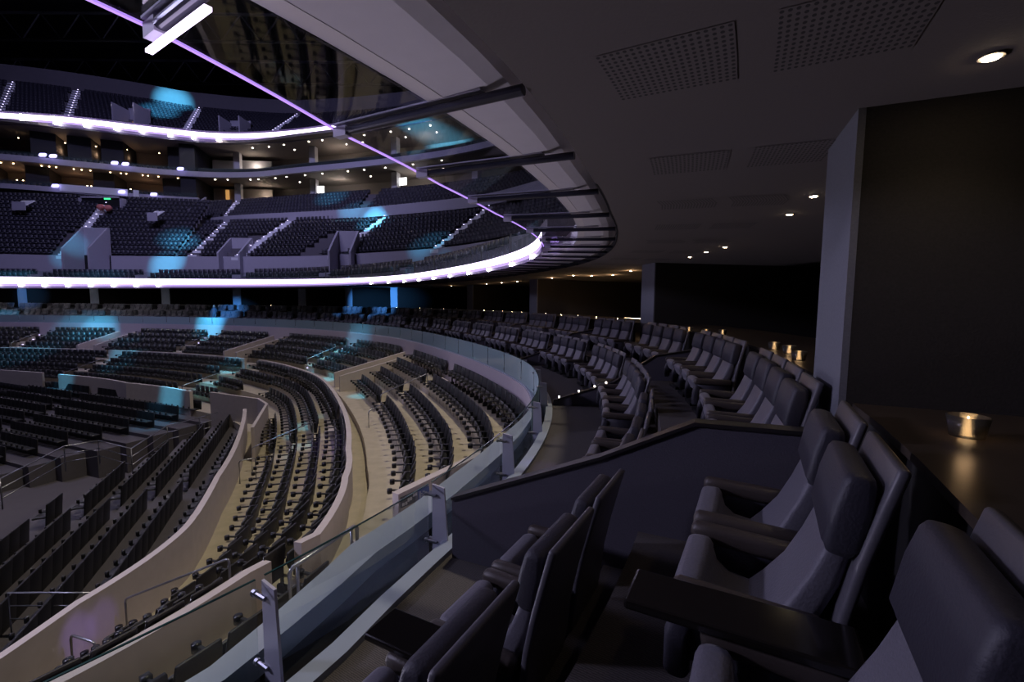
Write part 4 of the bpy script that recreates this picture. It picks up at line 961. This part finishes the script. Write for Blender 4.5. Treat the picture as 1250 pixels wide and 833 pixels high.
lamps([351, 435, 520, 560], 4.5, zA + .02, lampm, 'white downlight deeper under the upper balcony', 'balcony soffit lights, inner row')
lamps([79, 117, 155, 25, 190], 4.0, 22.0, lampw, 'warm lamp in an upper left suite', 'upper suite lamps')
lamps([14, 25, 58, 68, 78, 97, 106, 115, 141, 150, 159, 177, 187, 198, 218, 232], 1.5, zA - .05, lampw, 'small warm lamp under the upper left balcony', 'lower suite lamps')
lamps([16, 28, 35, 42, 101, 104, 110, 113, 119, 150, 153, 205, 218], 4.5, 16.4, lampw, 'small warm lamp inside a lower left suite', 'inner suite lamps')
# dim lights in the levels
for (px, z, pw, colr) in ((300, 21, 70, (1, .85, .72)), (400, 21, 90, (1, .85, .72)), (500, 21, 90, (1, .85, .72)), (310, 16.6, 60, (1, .82, .66)), (400, 16.8, 90, (1, .88, .78)), (490, 16.8, 90, (1, .88, .78)),
                          (75, 21, 30, (1, .6, .35)), (115, 21, 30, (1, .6, .35)), (155, 21, 30, (1, .6, .35)), (90, 16.5, 22, (1, .55, .3)), (170, 16.5, 22, (1, .55, .3)), (20, 16.5, 22, (1, .55, .3))):
    i = at_px(RA, px); a, _ = radial_at(i, RA, 4.8, 5); light('suite_room_light', 'POINT', (a[0], a[1], z), (0, 0, 0), pw, colr, .3)
# balcony front seats/bars as dark upper edge
for zz, c, nm in ((zA + .5, RA[iL:], 'upper'), (15.0, shift(RA[iL:], 6), 'lower')):
    r = ribbonwall(shift(c, .5), zz, zz + .85, .4, 'balcony_seat_backs', 'x', M['seat2']); r['kind'] = 'stuff'; r['label'] = 'row of dark seat backs along the %s balcony' % nm; r['category'] = 'seat'
for ra_, z_ in ((RA[:iL], zA + .5), (RA[:iL], 14.7)):
    for t_ in (1.2, 2.2):
        c = shift(ra_, t_); L = np.r_[0, np.cumsum(np.hypot(*np.diff(c, axis=0).T))]
        for l in np.arange(.5, L[-1], .62): 
            x = np.interp(l, L, c[:, 0]); y = np.interp(l, L, c[:, 1]); seatlist.append(('u', x, y, z_ + (t_ - 1.2) * .3, math.atan2(10 - y, -35 - x) - math.pi / 2, 'the balcony rows', 0))
# white/lit banner pieces on lower left balcony and violet floodlights
for k, (px0, px1, py) in enumerate(((86, 165, 233), (172, 181, 239))):
    i0, i1 = at_px(RA, px0), at_px(RA, px1); c = shift(RA[i0:i1 + 1], -.15)
    o = ribbonwall(c, 14.5, 15.45, .1, 'white_banner', 'x', M['signwhite']); tag(o, 'white banner panel on the lower left balcony front, ' + ('long one' if k == 0 else 'short one'), 'banner'); del o['kind']
M['violet'] = mat('violet_floodlight_glow', (1, 1, 1), .5, emis=(.42, .38, 1.0), es=1.6)
for (px, z) in ((70, zA + 1.0), (82, zA + 1.0), (153, zA + .9), (164, zA + .9), (231, zA + .9), (79, 15.1), (160, 15.0), (200, 15.0)):
    i = at_px(RA, px); a, _ = radial_at(i, RA, -.35, 0)
    tag(link('balcony_floodlight', MB().slab([(-.1, -.2), (.1, .2)], .9, .3, nr=2).mesh('bf', M['violet']), None, (a[0], a[1], z)), 'violet glowing floodlight on a left balcony front', 'light', 'balcony floodlights')

# LED2 ribbon
R2 = cr([(-86, 60), (-68, 62.9), (-62.2, 63.8), (-58.3, 64.8), (-50.1, 67.9), (-43, 69.8), (-34.3, 69.1), (-23.8, 66.0), (-9.0, 59.8), (-2.7, 55.5), (5, 49)], 20)
led2 = empty('led_ribbon_display_upper', (0, 0, 0)); tag(led2, 'upper glowing white violet ribbon display under the top tier', 'display')
ribbonwall(shift(R2, -.8), 23.5, 24.1, .1, 'light_face', '', M['led'], led2); ribbonwall(shift(R2, -.81), 24.1, 24.35, .1, 'dim_band', '', M['ledlow'], led2); ribbonwall(shift(R2, -.82), 22.85, 23.2, .1, 'dim_band', '', M['ledlow'], led2); ribbonwall(shift(R2, -.84), 23.2, 23.4, .1, 'dim_band', '', M['ledmid'], led2); ribbonwall(shift(R2, -.65), 22.7, 24.4, .3, 'housing', '', M['ledcase'], led2)
for k, px in enumerate((11, 51, 90, 126, 160, 192, 222, 252, 279)):
    i = at_px(R2, px); a, _ = radial_at(i, R2, -1.3, 0); tt = link('ribbon_floodlight', fls, None, (a[0], a[1], 23.2 + (.2 if px < 200 else 0))); tt.scale = (3.6 - px * .005, 3.6 - px * .005, 6.0 - px * .012)
    tag(tt, 'white floodlight on the upper ribbon display', 'light', 'upper ribbon floodlights')
# T3 top tier
FA3 = [(-86, 61), (-69, 63.6), (-61.4, 65.2), (-55, 67.2), (-48.6, 69.9), (-36.9, 70.6), (-21.2, 66.8), (-8, 61), (3, 52)]; GB3 = [(-95, 69), (-76.8, 73.2), (-69.1, 75.6), (-61, 79), (-54.3, 82.1), (-38.4, 84.6), (-17, 80.5), (-3, 74), (8, 64)]
sk3 = [(v, .7, .7, None) for v in (.125, .25, .5, .625, .75)] + [(.375, 1.4, 1.4, (lambda k: k < 4)), (.57, 1.2, 1.2, (lambda k: k < 3))]
c3, d3, L3 = loftrows(FA3, GB3, 13, 24.3, .66, sk3, 'top_terrace', 'stepped deck of the top tier', 'the top tier')
for i, u in enumerate((.125, .25, .5, .625, .75)): aisle_loft(c3, d3, u, 13, 24.3, .66, 'stair_flight_top.%03d' % i, 'lit stair of the top tier, %s from the left' % ordinal[i])
ribbonwall(c3, 23.9, 25.0, .2, 'wall_top_tier_front', 'grey front parapet of the top tier', M['deck'])
ribbonwall(d3, 32.4, 35.4, .4, 'wall_top_tier_back', 'grey back wall above the top tier', M['deck'])
for k, (px, Y) in enumerate(((150, 67.2), (279, 71.6))):
    a = upy(px, 140, Y); t = empty('top_entrance_box', (a.x, a.y, 0)); tag(t, 'grey entrance box in the top tier, ' + ('amber lit inside' if k == 0 else 'right of the cyan patch'), 'entrance')
    link('wall', MB().box(-1.6, -1.4, 0, 3.2, 24.2, 27.6).box(1.4, 1.6, 0, 3.2, 24.2, 27.6).box(-1.6, 1.6, 3.0, 3.2, 24.2, 28).mesh('w', M['upfascia']), t)
    if k == 0: link('lit_panel', MB().box(-1.3, -.2, 2.8, 2.95, 24.6, 26.0).mesh('amber', M['orange']), t)
# roof
rf = struct('roof', MB().box(-150, 60, -60, 130, 46, 46.5).mesh('roof', M['roof']), 'black arena roof')
for k in range(7):
    y = 5 + k * 14; mb = MB()
    mb.tube([(-120, y, 40), (40, y, 40)], .25, 5).tube([(-120, y, 44), (40, y, 44)], .25, 5)
    for j in range(26): x0 = -120 + j * 6.2; mb.tube([(x0, y, 40), (x0 + 3.1, y, 44)], .12, 4).tube([(x0 + 3.1, y, 44), (x0 + 6.2, y, 40)], .12, 4)
    tag(link('roof_truss', mb.mesh('truss', M['canopybeam'])), 'black steel roof truss in the dark above the bowl', 'truss', 'roof trusses')
struct('wall_outer', MB().box(-150, 60, 125, 126, -9, 46).box(-150, -149, -60, 130, -9, 46).mesh('outer', M['roof']), 'black outer wall')

# ------------------------------------------------------------------ stadium seats
sm = {}
sm['backrest'] = MB().slab([(-.20, .30, .49, .05), (-.235, .55, .50, .05), (-.27, .74, .50, .045), (-.29, .88, .47, .04)], .50, .05, nr=2).mesh('backrest', M['seat'], True)
sm['seat'] = MB().slab([(-.17, .38, .40, .06), (-.09, .40, .43, .07), (-.05, .50, .44, .07), (-.06, .64, .38, .05)], .43, .07, nr=2).mesh('seat', M['seatpan'], True)
sm['armrest'] = MB().box(.235, .275, -.26, .16, .585, .615).box(.245, .265, -.22, -.16, .12, .59).mesh('armrest', M['armbar'])
sm['cup_holder'] = MB().cyl(.255, .22, .53, .625, .055, 8).mesh('cup_holder', M['knob'], True)
sm['bracket'] = MB().box(.23, .28, -.27, -.10, .0, .14).box(-.2, .26, -.22, -.17, .30, .36).mesh('bracket', M['knob'])
rm = {}
rm['backrest'] = MB().slab([(-.22, .10, .525, .05), (-.28, .90, .525, .05)], .525, .05, nr=2, rc=.01).mesh('backrest', M['seat2'], True)
rm['seat'] = MB().slab([(-.20, .42), (.02, .43), (.16, .41)], .43, .07, nr=2).mesh('seat', M['seatpan'], True)
rm['cup_holder'] = MB().cyl(.262, .12, .46, .58, .045, 8).mesh('cup_holder', M['knob'], True)
for me in sm.values():
    me.transform(Matrix.Diagonal((1.08, 1.12, 1.14, 1)))
lodS = [MB().box(-.245, .245, -.29, -.23, .30, .86), MB().box(-.21, .21, -.15, .10, .36, .52), MB().box(.24, .27, -.26, .2, .58, .615), MB().box(.21, .30, .16, .25, .53, .63)]
lodU = [MB().box(-.225, .225, -.29, -.23, .30, .84), MB().box(-.21, .21, -.2, .12, .34, .44)]
lodR = [MB().box(-.25, .25, -.28, -.23, .28, .84), MB().box(-.215, .215, -.2, .16, .38, .45), MB().box(.23, .30, .08, .16, .45, .57)]
def joinlod(parts): 
    j = MB()
    for p_ in parts: j.add(p_.V, p_.F)
    return np.array(j.V, float), np.array(j.F, int)
def visible(x, y, z):
    if y < .5: return False
    f = y * math.cos(P) - z * math.sin(P); b = y * math.sin(P) + z * math.cos(P); u = x / f * F + 625; v = 416.5 - b / f * F
    return -30 < u < 1280 and -30 < v < 870
def individuals(kind, n):
    c = [(math.hypot(a[1], a[2]), i) for i, a in enumerate(seatlist) if a[0] == kind and visible(a[1], a[2], a[3] + .6)]
    c.sort(); return set(i for _, i in c[:n])
indS = individuals('s', 300); indR = individuals('r', 300)
stuff = {'s': [], 'r': [], 'u': []}
for i, (kind, x, y, z, rz, lab, s) in enumerate(seatlist):
    if i in indS:
        t = empty('stadium_seat', (x, y, z), rz); tag(t, 'black folding seat, ' + lab, 'seat', 'folding seats, ' + lab)
        for k, me in sm.items():
            if k == 'cup_holder': link(k, me, arm)
            else:
                q_ = link(k, me, t)
                if k == 'armrest': arm = q_
    elif i in indR:
        t = empty('retractable_seat', (x, y, z), rz); tag(t, 'dark seat, ' + lab, 'seat', 'straight block seats, ' + lab)
        for k, me in rm.items(): link(k, me, t)
    else:
        if visible(x, y, z + .6) or kind != 'u': stuff[kind].append((x, y, z, rz))
def instmesh(name, L, V, Fc, material, label, jitter=0):
    A = np.array(L); n = len(A); c, s = np.cos(A[:, 3]), np.sin(A[:, 3])
    X = V[None, :, 0] * c[:, None] - V[None, :, 1] * s[:, None] + A[:, 0:1]; Y = V[None, :, 0] * s[:, None] + V[None, :, 1] * c[:, None] + A[:, 1:2]; Z = V[None, :, 2] + A[:, 2:3]
    W = np.stack([X, Y, Z], -1).reshape(-1, 3); FF = (Fc[None] + (np.arange(n) * len(V))[:, None, None]).reshape(-1, 4)
    me = bpy.data.meshes.new(name); me.vertices.add(len(W)); me.vertices.foreach_set('co', W.ravel())
    me.loops.add(FF.size); me.loops.foreach_set('vertex_index', FF.ravel()); me.polygons.add(len(FF)); me.polygons.foreach_set('loop_start', np.arange(0, FF.size, 4)); me.polygons.foreach_set('loop_total', np.full(len(FF), 4))
    me.update(calc_edges=True); me.materials.append(material); o = link(name, me); tag(o, label, 'seat', None, 'stuff'); return o
V, Fc = joinlod(lodS); V = V * np.array((1.08, 1.12, 1.14)); V2, F2 = joinlod(lodU); V3, F3 = joinlod(lodR)
instmesh('far_stadium_seats', stuff['s'], V, Fc, M['seat'], 'rows of small black folding seats on the far lower tiers')
instmesh('upper_tier_seats', stuff['u'], V2, F2, mat('upper_seat_grey', (.030, .028, .040), .5), 'rows of small dark seats on the upper tiers and balconies')
if stuff['r']: instmesh('far_retractable_seats', stuff['r'], V3, F3, M['seat2'], 'rows of dark seats in the straight blocks out of reach of detail')
print('SEATS', len(seatlist), {k: len(v) for k, v in stuff.items()})

# ------------------------------------------------------------------ person standing in the far box, cyan lit
ps = Vector(rp(RAIL.near(*upy(265, 380, 45)[:2])[0], -1.1, FZ))
def person(loc, rz):
    J = {'pelvis': ((0, 0, .95), .15), 'chest': ((0, 0, 1.28), .16), 'neck': ((0, 0, 1.48), .06), 'head': ((0, .02, 1.60), .095), 'crown': ((0, .0, 1.70), .08),
         'shl': ((-.18, 0, 1.42), .06), 'ell': ((-.24, .02, 1.15), .045), 'wrl': ((-.22, .16, .98), .032), 'shr': ((.18, 0, 1.42), .06), 'elr': ((.24, .02, 1.15), .045), 'wrr': ((.20, .16, .98), .032),
         'hal': ((-.21, .24, .95), .035), 'har': ((.19, .24, .95), .035),
         'hpl': ((-.10, 0, .90), .09), 'knl': ((-.11, .03, .50), .06), 'anl': ((-.11, -.01, .09), .042), 'tol': ((-.12, .15, .04), .035), 'hpr': ((.10, 0, .90), .09), 'knr': ((.11, .03, .50), .06), 'anr': ((.11, -.01, .09), .042), 'tor': ((.12, .15, .04), .035)}
    K = list(J); E = [('pelvis', 'chest'), ('chest', 'neck'), ('neck', 'head'), ('head', 'crown'), ('chest', 'shl'), ('shl', 'ell'), ('ell', 'wrl'), ('wrl', 'hal'), ('chest', 'shr'), ('shr', 'elr'), ('elr', 'wrr'), ('wrr', 'har'), ('pelvis', 'hpl'), ('hpl', 'knl'), ('knl', 'anl'), ('anl', 'tol'), ('pelvis', 'hpr'), ('hpr', 'knr'), ('knr', 'anr'), ('anr', 'tor')]
    me = bpy.data.meshes.new('body'); me.from_pydata([J[k][0] for k in K], [(K.index(a), K.index(b)) for a, b in E], [])
    t = empty('person', loc, rz); o = link('body', me, t); o.modifiers.new('skin', 'SKIN'); 
    for i, k in enumerate(K): me.skin_vertices[0].data[i].radius = (J[k][1], J[k][1] * .85); me.skin_vertices[0].data[i].use_root = (k == 'pelvis')
    o.modifiers.new('sub', 'SUBSURF').levels = 1; me.materials.append(M['cloth']); 
    hd = MB().slab([(0.02, 1.50, .12, .14), (.02, 1.58, .17, .2), (.01, 1.68, .16, .2), (0, 1.75, .1, .12)], .16, .2, nr=4)
    link('head', hd.mesh('head', M['skin'], True), t)
    tag(t, 'person standing in dark clothes in the cyan light of a far seating box', 'person'); return t
person(ps, math.pi)

# ------------------------------------------------------------------ labels: single out things that would share one
ONES = ['', 'first', 'second', 'third', 'fourth', 'fifth', 'sixth', 'seventh', 'eighth', 'ninth', 'tenth', 'eleventh', 'twelfth', 'thirteenth', 'fourteenth', 'fifteenth', 'sixteenth', 'seventeenth', 'eighteenth', 'nineteenth']
TENS = ['', '', 'twenty', 'thirty', 'forty', 'fifty', 'sixty', 'seventy', 'eighty', 'ninety']; TENTH = ['', '', 'twentieth', 'thirtieth', 'fortieth', 'fiftieth', 'sixtieth', 'seventieth', 'eightieth', 'ninetieth']
def ordw(n):
    if n < 20: return ONES[n]
    if n < 100: return TENTH[n // 10] if n % 10 == 0 else TENS[n // 10] + '-' + ONES[n % 10]
    return 'hundred and ' + ordw(n - 100) if n % 100 else 'hundredth'
FIX = [('nearest one at the bottom edge', 'partly cut by the bottom edge'), ('nearest', 'first'), ('closest', 'next'), ('farthest', 'last'), ('at the top left', 'over the bowl'), ('lower left', 'first low'), ('upper left', 'outer upper'), ('left part', 'far part'), ('right end', 'near end'), ('first full one', 'first full one'),
       ('next to the right', 'next'), ('on the right of the stairs', 'beside the stairs'), ('on the left', 'at the outer end'), ('at the left', 'at the outer end'), ('far left', 'far outer end'), (', left', ', outer end'), ('left', 'outer'), ('right under', 'directly under'), ('right above', 'directly above'), ('right behind', 'directly behind'), ('right', 'inner')]
import re
tops = {}
for o in COL.objects:
    if o.parent is None and 'label' in o.keys():
        t_ = o['label']
        for a_, b_ in FIX: t_ = re.sub(r'\b' + a_ + r'\b', b_, t_) if a_[0] != ',' else t_.replace(a_, b_)
        o['label'] = t_
        if o.get('category'): tops.setdefault(t_, []).append(o)
for lab, L_ in tops.items():
    if len(L_) < 2: continue
    def pos(o):
        if o.type == 'MESH' and o.location.length < 1e-6:
            c = o.data.vertices[0].co; return math.hypot(c[0], c[1])
        return math.hypot(o.location.x, o.location.y)
    L_.sort(key=pos)
    for k, o in enumerate(L_): o['label'] = lab + ', ' + ordw(k + 1) + ' from the camera'
